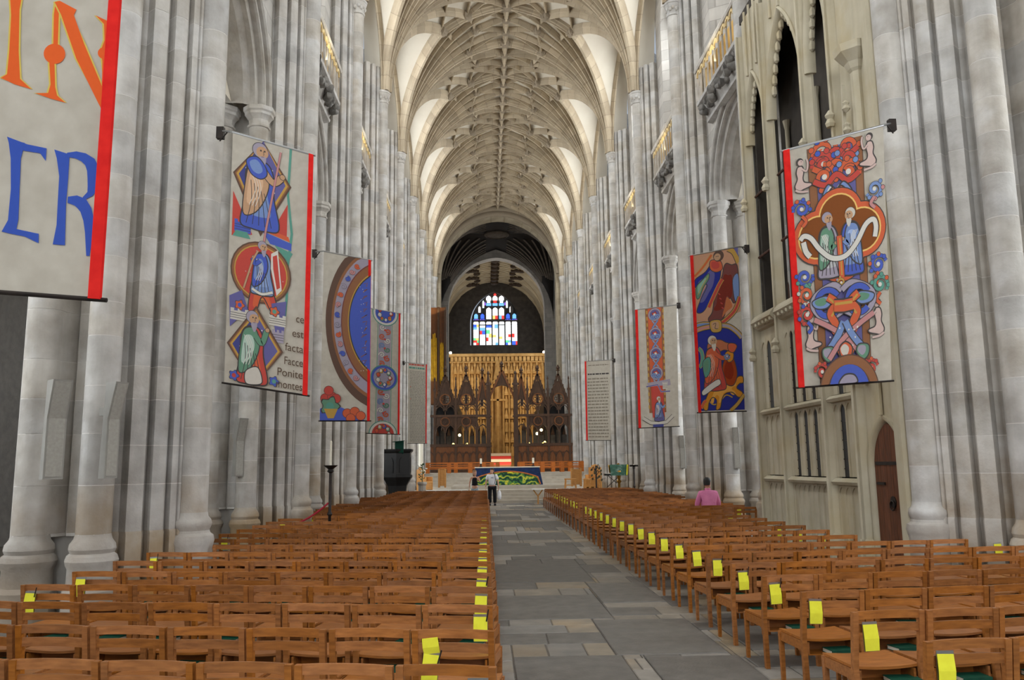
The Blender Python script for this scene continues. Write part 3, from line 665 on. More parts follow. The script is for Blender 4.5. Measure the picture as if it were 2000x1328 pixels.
# altar with painted frontal
al = empty('nave_altar', (.05,44.5,.76)); tag(al, 'long nave altar with dark blue cloth and green landscape frontal', 'altar')
NAVY = mat('navy_cloth', srgb(34,54,98), srgb(24,38,72), 6, .9, rnd=.05)
m = MB(); m.loft([[(-1.72,0,.92),(1.72,0,.92),(1.72,.9,.92),(-1.72,.9,.92)],[(-1.92,-.12,0),(1.9,-.12,0),(1.9,.95,0),(-1.92,.95,0)]][::-1]); m.build('altar_cloth', NAVY, al)
m = MB(); m.box(-1.76,1.76,-.03,.93,.92,.97); m.build('linen_top', PAGES, al)
GF = bpy.data.materials.new('green_landscape_frontal'); GF.use_nodes = True; nt = GF.node_tree
wv = nt.nodes.new('ShaderNodeTexWave'); wv.inputs['Scale'].default_value = 1.1; wv.inputs['Distortion'].default_value = 14; wv.inputs['Detail'].default_value = 4; wv.inputs['Detail Scale'].default_value = 1.6; wv.bands_direction = 'Z'
nz = nt.nodes.new('ShaderNodeTexCoord'); nt.links.new(nz.outputs['Object'], wv.inputs['Vector'])
rp = nt.nodes.new('ShaderNodeValToRGB'); el = rp.color_ramp.elements
el[0].position = 0; el[0].color = (*srgb(18,52,44),1); el[1].position = 1; el[1].color = (*srgb(206,206,60),1)
for ps, c in ((.3,srgb(30,82,50)),(.5,srgb(66,128,58)),(.68,srgb(120,160,60)),(.8,srgb(40,92,64))): e = el.new(ps); e.color = (*c,1)
nt.links.new(wv.outputs['Fac'], rp.inputs[0]); nt.links.new(rp.outputs[0], nt.nodes['Principled BSDF'].inputs['Base Color']); nt.nodes['Principled BSDF'].inputs['Roughness'].default_value = .9
def fy(z): return -.135+.125*(z/.92)
ar = [(-1.62+3.24*i/16, .70-.30*((i/8-1)**2)) for i in range(17)]
poly = [(-1.70,.02),(1.70,.02)]+ar[::-1]
m = MB(); m.loft([[(x,fy(z)-.012,z) for x,z in poly],[(x,fy(z),z) for x,z in poly]]); m.build('landscape_frontal', GF, al)
m = MB(); m.tube([(x,fy(z)-.01,z+.02) for x,z in [(-1.78,.02)]+ar+[(1.76,.02)]], .035, 6); m.build('orange_band', mat('orange_braid', srgb(206,120,60), srgb(170,96,50), 12, .8), al)
m = MB(); m.lathe([(.16,0),(.17,.03),(.1,.06),(.01,.07)], 14, (0,0,0), sy=.3); o = m.build('sun_patch', mat('yellow_embroidery', srgb(226,216,60), None, 5, .9), al, (.15,fy(.62)-.02,.62)); 
for s in (-1,1):
    c = empty('altar_candle', (.05+s*1.42-.0,44.9,1.73)); tag(c, ('left' if s<0 else 'right')+' white pillar candle standing on the nave altar', 'candle', 'altar candles')
    m = MB(); m.lathe([(.09,0),(.09,.02),(.03,.05),(.03,.12),(.06,.16),(.06,.18)], 12); m.build('holder', IRON, c)
    m = MB(); m.lathe([(.055,.18),(.055,.46),(.01,.465)], 12); m.build('candle', PAGES, c)
# choir benches on the upper platform
def bench(x0, x1, y, z, label, dy=0):
    b = empty('choir_bench', (0,y,z)); tag(b, label, 'bench', 'orange choir benches')
    L = x1-x0; rz = math.atan(dy/L)
    b.rotation_euler = (0,0,rz); b.location = (x0,y,z)
    for zz, h in ((.60,.07),(.46,.06),(.30,.10)):
        m = MB(); m.box(0,L,-.03,.03,zz,zz+h); m.build('back_rail', BENCH, b)
    m = MB(); m.box(0,L,0,.42,.24,.28); m.build('seat', BENCH, b)
    n = 4
    for i in range(n):
        m = MB(); x = i*(L-.25)/(n-1); m.box(x,x+.25,-.04,.34,0,.66); m.build('end_panel', BENCH, b)
bench(-4.9,-.6,52.2,1.35,'long orange oak choir bench left of the screen door',.0)
bench(1.1,5.2,52.2,1.35,'long orange oak choir bench right of the screen door',.6)
bench(-3.2,-.2,54.4,1.35,'orange oak bench tucked behind the left altar candle',0)
bench(1.0,4.6,54.6,1.35,'orange oak bench in the back row right of screen door',.2)
# ================================================================== choir screen
SY = 57.0
scr = empty('choir_screen', (.05,SY,1.35)); tag(scr, 'dark carved oak choir screen with pointed gables and open tracery', 'screen')
Z0, ZR1, ZA, ZR2, ZU = 0, 1.78, 3.07, 3.82, 4.72       # panel rail, arch head, rose rail, gable springing
def post(x, w=.16, h=6.2, name='post', material=SCREEN):
    m = MB(); m.box(x-w/2,x+w/2,-w/2,w/2,0,h); p = m.build(name, material, scr)
    m = MB(); m.lathe([(w*.75,h),(w*.8,h+.12),(w*.45,h+.2),(w*.2,h+.75),(w*.4,h+.82),(w*.1,h+1.0)], 8, (x,0,0)); m.build('pinnacle', SCREEN, p)
    for zz in (ZR1, ZR2):
        m = MB(); m.box(x-w*.7,x+w*.7,-w*.7,w*.7,zz-.06,zz+.06); m.build('post_band', SCREEN, p)
XS = [-5.2,-4.68,-3.22,-1.77,-.95,.95,1.77,3.22,4.68,5.25]
for x in XS: post(x, .30 if abs(x)<1 else .15, 6.0 if abs(x)<1 else 5.6)
def archbar(m, xc, hw, zs, rise, w=.08, d=.10, n=8):
    ring = arch_pts(hw, rise, n, zs, xc); path = [Vector((a,0,b)) for a,b in ring]
    nr = []
    for i in range(len(path)):
        t = path[min(i+1,len(path)-1)]-path[max(i-1,0)]; nr.append(Vector((-t.z,0,t.x)).normalized())
    m.sweep(path, nr, [Vector((0,1,0))]*len(path), [(-w/2,-d/2),(w/2,-d/2),(w/2,d/2),(-w/2,d/2)])
def ringbar(m, xc, zc, r, w=.06, d=.1, n=16):
    rings = [[(xc+(r+a)*cos(2*pi*i/n), b, zc+(r+a)*sin(2*pi*i/n)) for a,b in ((-w/2,-d/2),(w/2,-d/2),(w/2,d/2),(-w/2,d/2))] for i in range(n+1)]
    m.loft(rings, True, False)
for i in range(len(XS)-1):
    x0, x1 = XS[i], XS[i+1]; xc = (x0+x1)/2; W = x1-x0; centre = (x0 == -.95)
    if not centre:
        m = MB(); m.box(x0,x1,-.02,.03,0,ZR1); pb = m.build('base_panel', SCREENP, scr)
        nA = max(1, round(W/.48))
        for j in range(nA):
            c = x0+W*(j+.5)/nA
            m = MB(); archbar(m, c, W/nA/2-.03, 1.0, .42, .06, .12); m.build('blind_arch', SCREEN, pb)
            m = MB(); m.box(c+W/nA/2-.03,c+W/nA/2+.03,-.07,.0,.1,1.35); m.build('blind_mullion', SCREEN, pb)
        for zz, h in ((ZR1,.16),(ZR2,.14),(0,.3)):
            m = MB(); m.box(x0,x1,-.1,.1,zz-.02,zz+h); m.build('rail', SCREEN, scr)
        if W > .6:
            n2 = 2 if W > 1 else 1
            for j in range(n2):
                c = x0+W*(j+.5)/n2
                m = MB(); archbar(m, c, W/n2/2-.04, ZA-.35, .55); m.build('tracery_arch', SCREEN, scr)
                m = MB(); archbar(m, c, W/n2/2-.04, ZU-.45, .55); m.build('tracery_arch', SCREEN, scr)
                m = MB(); archbar(m, c, W/n2/2-.10, ZU-.50, .34, .05); m.build('cusped_arch', SCREEN, scr)
            if n2 == 2:
                m = MB(); m.tube([(xc,0,ZR1+.1),(xc,0,ZA)], .035, 6); m.build('mullion', SCREEN, scr)
                m = MB(); m.tube([(xc,0,ZR2+.1),(xc,0,ZU)], .035, 6); m.build('mullion', SCREEN, scr)
        # solid spandrel boards of the middle tier with a carved wheel
        if W > 1:
            m = MB()
            for cc in (xc-W/4, xc+W/4): arch_fill(m, arch_pts(W/4,.55,5,ZA-.30,cc), lambda q: ZR2, lambda a,b: (a,0,b), lambda a,b: (a,.05,b))
            m.build('spandrel_board', SCREEN, scr)
            for zc, r in ((ZR2-.34,.30),(ZU+.30,.36)):
                m = MB(); ringbar(m, xc, zc, r, .07,.16); wh = m.build('carved_wheel', SCREENP, scr)
                for j in range(6):
                    a = pi*j/3; m = MB(); ringbar(m, xc+r*.55*cos(a), zc+r*.55*sin(a), r*.26, .035,.1,8); m.build('wheel_foil', SCREEN, wh)
    # gable
    zs = ZU-.1 if not centre else 5.05; top = {True: 7.05}.get(centre, 6.75 if W > 1 else 6.6)
    if W < .6: continue
    ap = arch_pts(W/2-.06, W*.42, 6, zs-.05, xc)
    ring = [(x0,zs-.1),(xc,top),(x1,zs-.1)]+ap[::-1]
    if W > 1 and not centre:      # leave the wheel open: frame only
        m = MB(); m.beam((x0,0,zs),(xc,0,top),.14,.10,(0,1,0)); g = m.build('gable', SCREEN, scr)
        m = MB(); m.beam((x1,0,zs),(xc,0,top),.14,.10,(0,1,0)); m.build('gable_rake', SCREEN, g)
        zc, r0, nn = ZU+.30, .36, 30; tri = [(x0+.05,zs-.02),(x1-.05,zs-.02),(xc,top-.1)]; per = []; cir = []
        for j in range(nn):
            a = 2*pi*j/nn; dx, dz_ = cos(a), sin(a); best = 9
            for (xa,za),(xb,zb_) in zip(tri, tri[1:]+tri[:1]):
                den = dx*(zb_-za)-dz_*(xb-xa)
                if abs(den) > 1e-9:
                    t = ((xa-xc)*(zb_-za)-(za-zc)*(xb-xa))/den; u = ((xa-xc)*dz_-(za-zc)*dx)/den
                    if t > 0 and -1e-6 <= u <= 1+1e-6: best = min(best, t)
            best = max(best, r0); per.append((xc+dx*best, zc+dz_*best)); cir.append((xc+dx*r0, zc+dz_*r0))
        m = MB()
        for j in range(nn):
            k3 = (j+1) % nn; m.loft([[(p_[0],y_,p_[1]) for p_ in (per[j],per[k3],cir[k3],cir[j])] for y_ in (0,.04)])
        m.build('gable_board', SCREEN, g)
    else:
        m = MB(); arch_fill(m, arch_pts(W/2-.02, max(W*.42,W/2+.02), 6, zs-.05, xc), lambda q: top-(top-zs)*abs(q-xc)/(W/2), lambda a,b: (a,-.03,b), lambda a,b: (a,.05,b)); g = m.build('gable', SCREEN, scr)
        for sx in (x0,x1): m = MB(); m.beam((sx,-.02,zs-.1),(xc,-.02,top),.14,.10,(0,1,0)); m.build('gable_rake', SCREENP, g)
    for sx in (x0,x1):
        for j in range(1,7):
            t = j/7; m = MB(); m.lathe([(.01,-.09),(.08,-.03),(.05,.04),(.09,.07),(.01,.12)], 6, (sx+(xc-sx)*t,0,zs+(top-zs)*t+.08)); m.build('crocket', SCREEN, g)
    m = MB(); m.lathe([(.05,top-.1),(.05,top+.2),(.17,top+.26),(.06,top+.32),(.13,top+.4),(.13,top+.46),(.02,top+.66)], 8, (xc,0,0)); m.build('finial', SCREEN, g)
for i, x in enumerate((-4.0,-2.5,-1.4,1.4,2.5,4.0)):      # slim pinnacles behind the gables
    m = MB(); m.lathe([(.1,4.6),(.1,5.9),(.14,5.95),(.05,6.05),(.02,7.0),(.07,7.05),(.01,7.2)], 6, (x,.25,0)); m.build('slim_pinnacle', SCREEN, scr)
m = MB(); m.box(-.95,.95,-.05,.3,0,.06); m.build('threshold', SCREEN, scr)
SGREY = mat('grey_oak', srgb(88,80,72), srgb(60,54,50), 3, .7, rnd=.25)
# choir stalls and lamps glimpsed through the screen
for s in (-1,1):
    sd = 'left' if s<0 else 'right'
    st = empty('choir_stall', (s*3.9,59.6,1.35)); tag(st, sd+' dark oak choir stalls with tall canopy behind the screen', 'stall', 'choir stalls')
    m = MB(); m.box(-.85,.85,0,12,0,1.2); m.build('desk', SCREEN, st); m = MB(); m.box(-.75,.75,0,12,1.2,5.0); m.build('canopy', BLACKW, st)
    for j in range(9):
        m = MB(); a = s*1.25+s*(-2.6+.0)+0; x0 = -s*3.9+s*(1.25+j*.42); m.box(x0-.17,x0+.17,-.12,-.06,0,2.6+.35*(j%2)); m.build('stall_panel', SGREY, st)
        m = MB(); m.lathe([(.14,0),(.15,.1),(.03,.5),(.01,.6)], 6, (x0,-.09,2.6+.35*(j%2))); m.build('stall_finial', SCREEN, st)
LG = mat('choir_lamp_glow', (1,.8,.25), None, 3, .5, emit=(1,.75,.18), estr=9)
LGB = mat('choir_lamp_bright', (1,.85,.4), None, 3, .5, emit=(1,.82,.35), estr=16)
for i, (x, y, z, big) in enumerate(((-2.95,58.3,3.95,1),(2.85,58.3,4.25,1),(2.55,58.4,4.0,1),(-3.4,58.5,3.35,0),(-3.0,58.5,3.15,0),(-2.45,58.5,3.35,0),(-2.15,58.5,3.25,0),(1.95,58.5,3.35,0),(2.7,58.5,3.2,0),(2.95,58.5,3.3,0),(3.1,58.5,3.42,0))):
    l = empty('choir_lamp', (x,y,z)); tag(l, f'{"round glowing" if big else "small yellow shaded"} choir lamp behind the screen, {ORD[i]} counted from the left group', 'lamp', 'choir lamps')
    m = MB()
    if big: m.lathe([(.02,.10),(.075,.07),(.10,0),(.075,-.07),(.02,-.10)], 12)
    else: m.lathe([(.03,.06),(.1,-.04),(.02,-.04)], 8)
    m.build('shade', LGB if big else LG, l, smooth=40)
    m = MB()
    m.tube([(0,0,-.04),(0,0,1.351-z)], .015, 5)
    m.build('stem', IRON, l)
# ================================================================== floor slabs
fl = MB(); fl.box(-13.3,13.3,-17,40.2,-.2,-.012); floor = fl.build('floor', FLOOR); tag(floor, 'worn stone and slate paving of the nave', 'floor', kind='structure')
led = [(1.02,2.20,5.75,6.95),(.55,2.4,3.7,4.85),(-.98,.42,10.1,11.9),(-.98,.6,13.2,15.6),(.15,1.25,8.2,10.0),(-.85,.2,6.95,8.2),(.4,1.3,6.98,8.1),(-1.0,-.2,5.5,6.1),(-.98,.9,17.2,19.0),(.44,1.3,11.2,13.0),(-.3,1.0,20.5,22.6),(-.7,.8,31.5,34.2),(0,1.3,24.5,27),(-.98,.1,28,30),(1.5,2.6,8.3,9.9)]
def slab(x0,x1,y0,y1,top,material,name='slab'):
    g = .006; b = .008; m = MB()
    m.loft([[(x0+g,y0+g,-.05),(x1-g,y0+g,-.05),(x1-g,y1-g,-.05),(x0+g,y1-g,-.05)],[(x0+g,y0+g,top-b),(x1-g,y0+g,top-b),(x1-g,y1-g,top-b),(x0+g,y1-g,top-b)],[(x0+g+b,y0+g+b,top),(x1-g-b,y0+g+b,top),(x1-g-b,y1-g-b,top),(x0+g+b,y1-g-b,top)]])
    return m.build(name, material, floor)
rng = random.Random(21); ns = 0
for x0,x1,y0,y1 in led: slab(x0,x1,y0,y1,.004,SLATE,'ledger_slab'); 
def gap(x0,x1,y0,y1):      # clip against ledgers: parts of a slab outside every ledger
    rects = [(x0,x1,y0,y1)]
    for a,b,c,d in led:
        out = []
        for r in rects:
            if r[0] >= b or r[1] <= a or r[2] >= d or r[3] <= c: out.append(r); continue
            if r[0] < a: out.append((r[0],a,r[2],r[3]))
            if r[1] > b: out.append((b,r[1],r[2],r[3]))
            m0, m1 = max(r[0],a), min(r[1],b)
            if r[2] < c: out.append((m0,m1,r[2],c))
            if r[3] > d: out.append((m0,m1,d,r[3]))
        rects = out
    return [r for r in rects if r[1]-r[0] > .02 and r[3]-r[2] > .02]
y = 3.0
while y < 40 and ns < 285:
    h = rng.choice((.42,.55,.7,.85)) * (1 if y < 12 else 1.35 if y < 20 else 1.8)
    x = -1.5 if y < 14 else -1.1
    xe = 3.3 if y < 10 else 2.0 if y < 16 else 1.5
    while x < xe:
        wd = rng.choice((.38,.5,.66,.8,1.0)); wd = min(wd, xe-x) if xe-x-wd > .25 else xe-x
        for r in gap(x,x+wd,y,min(y+h,40)):
            slab(*r, rng.uniform(-.003,.002), SLAB if rng.random() < .72 else SLATE); ns += 1
        x += wd
    y += h
m = MB(); m.box(-.2,.6,37.2,37.65,.002,.012); tag(m.build('white_floor_strip', FL), 'pale inlaid strip across the aisle near the standing couple', 'marker')
# ================================================================== chairs
CWD = .535
def part(m, name, material, parent, smooth=None): return m.build(name, material, parent, smooth=smooth)
def curved(m, z0, z1, y, sag, th, hw, n=6):
    rings = []
    for i in range(n+1):
        x = -hw+2*hw*i/n; yy = y+sag*(1-(x/hw)**2)
        rings.append([(x,yy-th/2,z0),(x,yy+th/2,z0),(x,yy+th/2,z1),(x,yy-th/2,z1)])
    m.loft(rings)
def chair_parts():
    P = []
    for sx in (-1,1):
        m = MB(); x = sx*.242
        m.loft([[(x-.019,yy-.02,z),(x+.019,yy-.02,z),(x+.019,yy+.02,z),(x-.019,yy+.02,z)] for yy,z in ((-.215,0),(-.20,.42),(-.245,.80))]); P.append(('back_leg', m))
        m = MB(); m.loft([[(x-a,.21-a,z),(x+a,.21-a,z),(x+a,.21+a,z),(x-a,.21+a,z)] for a,z in ((.015,0),(.019,.42))]); P.append(('front_leg', m))
        m = MB(); m.box(x-.012,x+.012,-.20,.20,.345,.415); P.append(('side_rail', m))
    m = MB(); curved(m,.748,.802,-.240,.028,.018,.226); P.append(('top_rail', m))
    m = MB(); curved(m,.662,.718,-.228,.028,.018,.226); P.append(('back_slat', m))
    m = MB(); n = 6; rings = []
    for i in range(n+1):
        x = -.245+.49*i/n; dz = -.014*(1-(x/.245)**2); rings.append([(x,-.185,.418+dz),(x,.235,.418+dz),(x,.235,.436+dz),(x,-.185,.436+dz)])
    m.loft(rings); P.append(('seat', m))
    m = MB(); m.box(-.20,.20,-.19,-.02,.305,.315); P.append(('book_shelf', m))
    for sx in (-1,1): m = MB(); m.box(sx*.20-.008,sx*.20+.008,-.19,-.02,.315,.405); P.append(('shelf_side', m))
    m = MB(); m.box(-.20,.20,-.03,-.018,.315,.405); P.append(('shelf_back', m))
    m = MB(); m.box(-.223,.223,.195,.215,.345,.415); P.append(('front_rail', m))
    return P
CPM = [(nm, m.mesh(nm, CHWOOD)) for nm, m in chair_parts()]
jm = MB()
for nm, m in chair_parts(): jm.add(m.v, m.f)
ME_CH = jm.mesh('oak_chair', CHWOOD)
sm = MB()
m = MB(); m.lathe([(.0,0)],3) if False else None
def book_mesh():
    a = MB(); a.box(-.105,.105,-.075,.075,0,.004); a.box(-.105,.105,-.075,.075,.030,.034); a.box(-.105,.105,-.075,-.070,.004,.030)
    b = MB(); b.box(-.100,.100,-.070,.070,.004,.030); return a.mesh('cover', GREENB), b.mesh('page_block', PAGES)
BKC, BKP = book_mesh()
m = MB(); m.loft([[(-.05,0,0),(.05,0,0),(.05,-.003,0),(-.05,-.003,0)],[(-.052,-.012,-.09),(.052,-.012,-.09),(.052,-.015,-.09),(-.052,-.015,-.09)],[(-.05,-.008,-.17),(.05,-.008,-.17),(.05,-.011,-.17),(-.05,-.011,-.17)]]); YS = m.mesh('yellow_sheet', YELLOW)
m = MB(); m.box(-.053,.053,.001,.005,-.175,.018); CLIPB = m.mesh('clipboard', STEEL)
m = MB(); m.tube([(.045,-.012,-.03),(.062,-.014,.055)], .005, 6); PEN = m.mesh('pen', IRON)
LINE = mat('printed_line', srgb(120,120,40), None, 3, .9)
m = MB()
for zz in (-.03,-.06,-.075,-.105): m.box(-.04,.04,-.0205+.0,-.0195,zz-.0015,zz+.0015)
chairs_built = 0; far = MB(); bk = 0
def chair_pos(side, row, i):
    y0 = (4.62 if side < 0 else 5.02)+.925*row
    x = (-1.0-CWD*(i+.5)) if side < 0 else (1.36+CWD*(i+.5))
    if side < 0: yy = y0+.155*(-1.0-x)
    else: yy = y0+.085*(x-1.36)
    rz = -math.atan(.155) if side < 0 else math.atan(.085)
    return x, yy, rz
def nper(side, row):
    if side < 0: return 8 if row < 26 else 7
    yy = 5.02+.925*row
    return 8 if yy < 11.2 else 5 if yy < 18.2 else 7
NROW = {-1: 33, 1: 34}
rngc = random.Random(5)
for side in (-1, 1):
    sd = 'left' if side < 0 else 'right'
    for row in range(NROW[side]):
        for i in range(nper(side,row)):
            x, y, rz = chair_pos(side,row,i)
            if abs(x) > 4.62 and any(abs(y-PY(k)) < .62 for k in range(-1,9)): continue      # a pier base stands here
            if hypot(x+4.28, y-17.1) < .5: continue      # the candle stand takes this place
            rz += rngc.uniform(-.012,.012); y += rngc.uniform(-.012,.012)
            if row < (19 if side < 0 else 20):
                lab = f'oak chair, {ORD[row]} row from the camera in {sd} block, {ORD[i]} from the aisle'
                if row < 11:
                    c = empty('oak_chair', (x,y,0), rz)
                    for nm, me in CPM: ob(nm, me, c)
                else: c = ob('oak_chair', ME_CH, None, (x,y,0), rz)
                tag(c, lab, 'chair', 'oak nave chairs')
                if row < 9 and rngc.random() < .84:
                    bx = .06 if side < 0 else .08
                    b = empty('hymn_book'); M = Matrix.Translation((x,y,0)) @ Matrix.Rotation(rz,4,'Z') @ Matrix.Translation((bx+rngc.uniform(-.04,.03),-.185,.3155)) @ Matrix.Rotation(rngc.uniform(-.15,.15),4,'Z')
                    b.matrix_world = M; ob('cover', BKC, b); ob('page_block', BKP, b)
                    tag(b, f'green hymn book under chair, {ORD[row]} {sd} row, {ORD[i]} from aisle', 'book', 'green hymn books')
            else:
                cs, sn = cos(rz), sin(rz)
                far.add([(x+p[0]*cs-p[1]*sn, y+p[0]*sn+p[1]*cs, p[2]) for p in jm.v], jm.f)
        # yellow sheets clipped to the end chairs
        spots = []
        last = nper(side,row)-1
        if side > 0 and row < 30 and row not in (19,20,23,27): spots.append((0,-.15,'aisle'))
        if side < 0 and row in (0,2,3,4,5,6,7,8,10,11,12,14,17,20,24,29): spots.append((0,.17,'aisle'))
        if side < 0 and row in (3,4,6,7,9,13,16): spots.append((last,-.16,'outer'))
        if side > 0 and row in (5,6,8,9,10,13,16): spots.append((last,.12,'outer'))
        for i, dx, wh in spots:
            x, y, rz = chair_pos(side,row,i)
            t = empty('yellow_notice'); t.matrix_world = Matrix.Translation((x,y,0)) @ Matrix.Rotation(rz,4,'Z') @ Matrix.Translation((dx,-.262,.725+rngc.uniform(-.01,.01))) @ Matrix.Rotation(rngc.uniform(-.06,.06),4,'Y')
            ob('paper', YS, t); ob('clipboard', CLIPB, t)
            if rngc.random() < .6 and row < 12: ob('pen', PEN, t)
            tag(t, f'yellow notice clipped to the {wh} end chair of the {ORD[row]} {sd} row', 'notice', 'yellow notices on chairs')
t = empty('yellow_notice'); x, y, rz = chair_pos(-1,1,0)
t.matrix_world = Matrix.Translation((x,y,0)) @ Matrix.Rotation(rz,4,'Z') @ Matrix.Translation((-.13,-.27,.66)) @ Matrix.Rotation(.10,4,'Y')
ob('paper', YS, t); q = ob('paper', YS, t, (-.02,-.012,.10)); q.rotation_euler = (.25,-.22,0); q.scale = (1,1,.6); ob('pen', PEN, t, (.0,0,-.02)); ob('clipboard', CLIPB, t)
tag(t, 'unfolded tilted yellow notice hanging on the second left row chair', 'notice', 'yellow notices on chairs')
o = far.build('distant_oak_chairs', CHFAR); tag(o, 'far rows of oak chairs reaching to the altar steps', 'chairs', kind='stuff')
# ================================================================== chantry chapel on the right
CX = 4.85
ch = empty('chantry_chapel', (CX,0,0)); tag(ch, 'cream stone chantry chapel screen with tall open arches and slit windows', 'chapel')
YB = [17.66,16.2,14.15,12.85,11.72]
def cbox(name, y0, y1, z0, z1, d0=0, d1=.3, material=CHAPEL, parent=None):
    m = MB(); m.box(d0,d1,y0,y1,z0,z1); return m.build(name, material, parent or ch)
# buttress posts with rolls
for y, w in ((17.62,.13),(16.2,.14),(14.15,.15),(12.96,.12)):
    m = MB(); poly = [(.16,y-w/2-.05),(.12,y-w/2-.04),(.08,y-w/2),(.0,y-w/2+.04),(-.05,y-.04),(-.065,y),(-.05,y+.04),(.0,y+w/2-.04),(.08,y+w/2),(.12,y+w/2+.04),(.16,y+w/2+.05)]
    m.extrude(poly, .55, 11.6); p = m.build('buttress_post', CHAPEL, ch, smooth=30)
    m = MB(); m.extrude([(a-.03 if a<.15 else a, y+(b-y)*1.25) for a,b in poly], 0, .6); m.build('post_plinth', CHAPEL, p)
    m = MB(); m.lathe([(.07,0),(.09,.06),(.05,.14),(.09,.2),(.02,.3)], 6, (-.07,y,4.0)); m.build('carved_knop', CHAPEL, p)
    m = MB(); m.lathe([(.07,0),(.09,.06),(.05,.14),(.09,.2),(.02,.3)], 6, (-.07,y,7.4)); m.build('carved_knop', CHAPEL, p)
BAYS = [(17.52,16.29,2),(16.11,14.25,4),(14.05,13.06,2)]
for y1, y0, n in BAYS:
    W = y1-y0
    cbox('dado_panel', y0,y1,0,1.48,.11,.3)
    for zz, hh in ((1.44,.09),(2.84,.09)):
        m = MB(); m.loft([[(-.03,y,zz+.03),(.0,y,zz-.02),(.16,y,zz-.04),(.16,y,zz+hh),(.05,y,zz+hh)] for y in (y0,y1)]); m.build('transom', CHAPEL, ch)
    cbox('upper_panel', y0,y1,4.4,4.78,.10,.3)
    m = MB(); m.loft([[(-.10,y,4.86),(-.12,y,4.80),(.02,y,4.66),(.16,y,4.62),(.16,y,4.98),(-.02,y,4.96)] for y in (y0,y1)]); cn = m.build('cornice', CHAPEL, ch)
    for j in range(int(W/.22)):
        m = MB(); m.lathe([(.01,-.06),(.05,-.03),(.05,.02),(.01,.05)], 6, (-.06,y0+.11+j*.22,4.74)); m.build('cornice_knob', CHAPEL, cn)
    nm = n*2
    for tier, (za, zb2) in enumerate(((.35,1.40),(1.55,2.80),(2.95,4.40))):
        for j in range(nm+1):
            y = y0+W*j/nm; m = MB(); w = .05 if j % 2 == 0 else .035
            m.loft([[(.085,y-w*.25,z),(.085,y+w*.25,z),(.11,y+w*.5,z),(.15,y+w*.5,z),(.15,y-w*.5,z),(.11,y-w*.5,z)] for z in ((za if tier else .0)+.0, zb2+.06)]); m.build('mullion', CHAPEL, ch)
        for j in range(nm):
            yc = y0+W*(j+.5)/nm; hw = W/nm/2-.01
            m = MB(); ring = arch_pts(hw, hw*1.5, 5, zb2-hw*1.5-.02, yc)
            arch_fill(m, ring, lambda q: zb2+.06, lambda a,b: (.09,a,b), lambda a,b: (.125,a,b)); m.build('cusped_head', CHAPEL, ch)
            slit = tier > 0 and (j % 2 == 0) and not (n == 2 and y1 > 17 and tier == 1)
            if tier > 0:
                if slit:
                    m = MB(); m.box(.112,.16,yc-hw*.95,yc+hw*.95,za,zb2); m.build('dark_slit', BLACKW, ch)  # solid black strip standing in for the unlit slit opening
                    for zz in range(int((zb2-za-.2)/.16)):
                        m = MB(); m.beam((.108,yc-hw,za+.1+zz*.16),(.108,yc+hw,za+.14+zz*.16),.012,.02); m.build('slit_bar', IRON, ch)
                else: cbox('blind_panel', yc-hw,yc+hw,za,zb2,.112,.2)
# tall open arches above
for (y1, y0, n), apex, wz in zip(BAYS, (10.4,10.9,10.9), (8.9,8.9,8.9)):
    yc, hw = (y0+y1)/2, (y1-y0)/2
    rise = apex-wz
    m = MB(); ring = arch_pts(hw-.02, rise, 10, wz, yc); path = [Vector((.1,a,b)) for a,b in ring]
    nr = []
    for i in range(len(path)):
        t = path[min(i+1,len(path)-1)]-path[max(i-1,0)]; nr.append(Vector((0,t.z,-t.y)).normalized())
    m.sweep(path, nr, [Vector((1,0,0))]*len(path), [(-.05,-.07),(-.01,-.10),(.03,-.07),(.06,0),(.06,.1),(-.05,.1)]); m.build('open_arch', CHAPEL, ch, smooth=35)
    for i in range(3, len(ring)-3):
        if i % 1 == 0:
            a, b = ring[i]; m = MB(); m.lathe([(.01,-.13),(.055,-.09),(.06,.0),(.035,.1)], 6, (.14,a+(yc-a)*.10,b-.10)); m.build('pendant_cusp', CHAPEL, ch)
    m = MB(); arch_fill(m, ring, lambda q: 12.0, lambda a,b: (.06,a,b), lambda a,b: (.16,a,b)); m.build('tracery_spandrel', CHAPEL, ch)
    for j in range(1,4):
        m = MB(); a = y0+(y1-y0)*j/4; m.tube([(.04,a,apex+.05),(.04,a,12.0)], .035, 6); m.build('spandrel_mullion', CHAPEL, ch)
    if hw > .5:
        for zz in (6.3,7.7):
            m = MB(); m.tube([(.16,y0,zz),(.16,y1,zz)], .028, 6); m.build('tie_bar', mat('rusty_iron', srgb(92,60,48), srgb(70,46,40), 9, .7), ch)
# added dark partitions, standing in for the shaded depth of the chapel
cbox('shade_partition', 12.9,17.4,0,12,.76,.82,DARK); cbox('shade_partition', 17.38,17.46,0,12,.2,.76,DARK); cbox('shade_partition', 12.86,12.94,0,12,.2,.76,DARK)
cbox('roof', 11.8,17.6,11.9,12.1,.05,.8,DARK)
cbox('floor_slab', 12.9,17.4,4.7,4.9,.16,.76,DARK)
for y in (16.8,15.2,13.6):
    m = MB(); m.lathe([(.05,4.9),(.05,9),(.09,9.2)], 10, (.70,y,0)); m.build('inner_shaft', CHAPEL, ch)
m = MB(); m.lathe([(.20,0),(.24,.1),(.2,.35),(.26,.62),(.22,.82),(.09,.9),(.13,1.0),(.12,1.14),(.03,1.2)], 12, (.46,15.0,4.9), sx=.8); m.build('stone_effigy', CHAPEL, ch, smooth=50)
for j in range(9):
    m = MB(); y = 16.0-j*.18; m.tube([(.2,y,4.98),(.2,y,5.35),(.2,y,5.42)], [.012,.012,.002], 5); m.build('spike', mat('rusty_iron',(0,0,0)), ch)
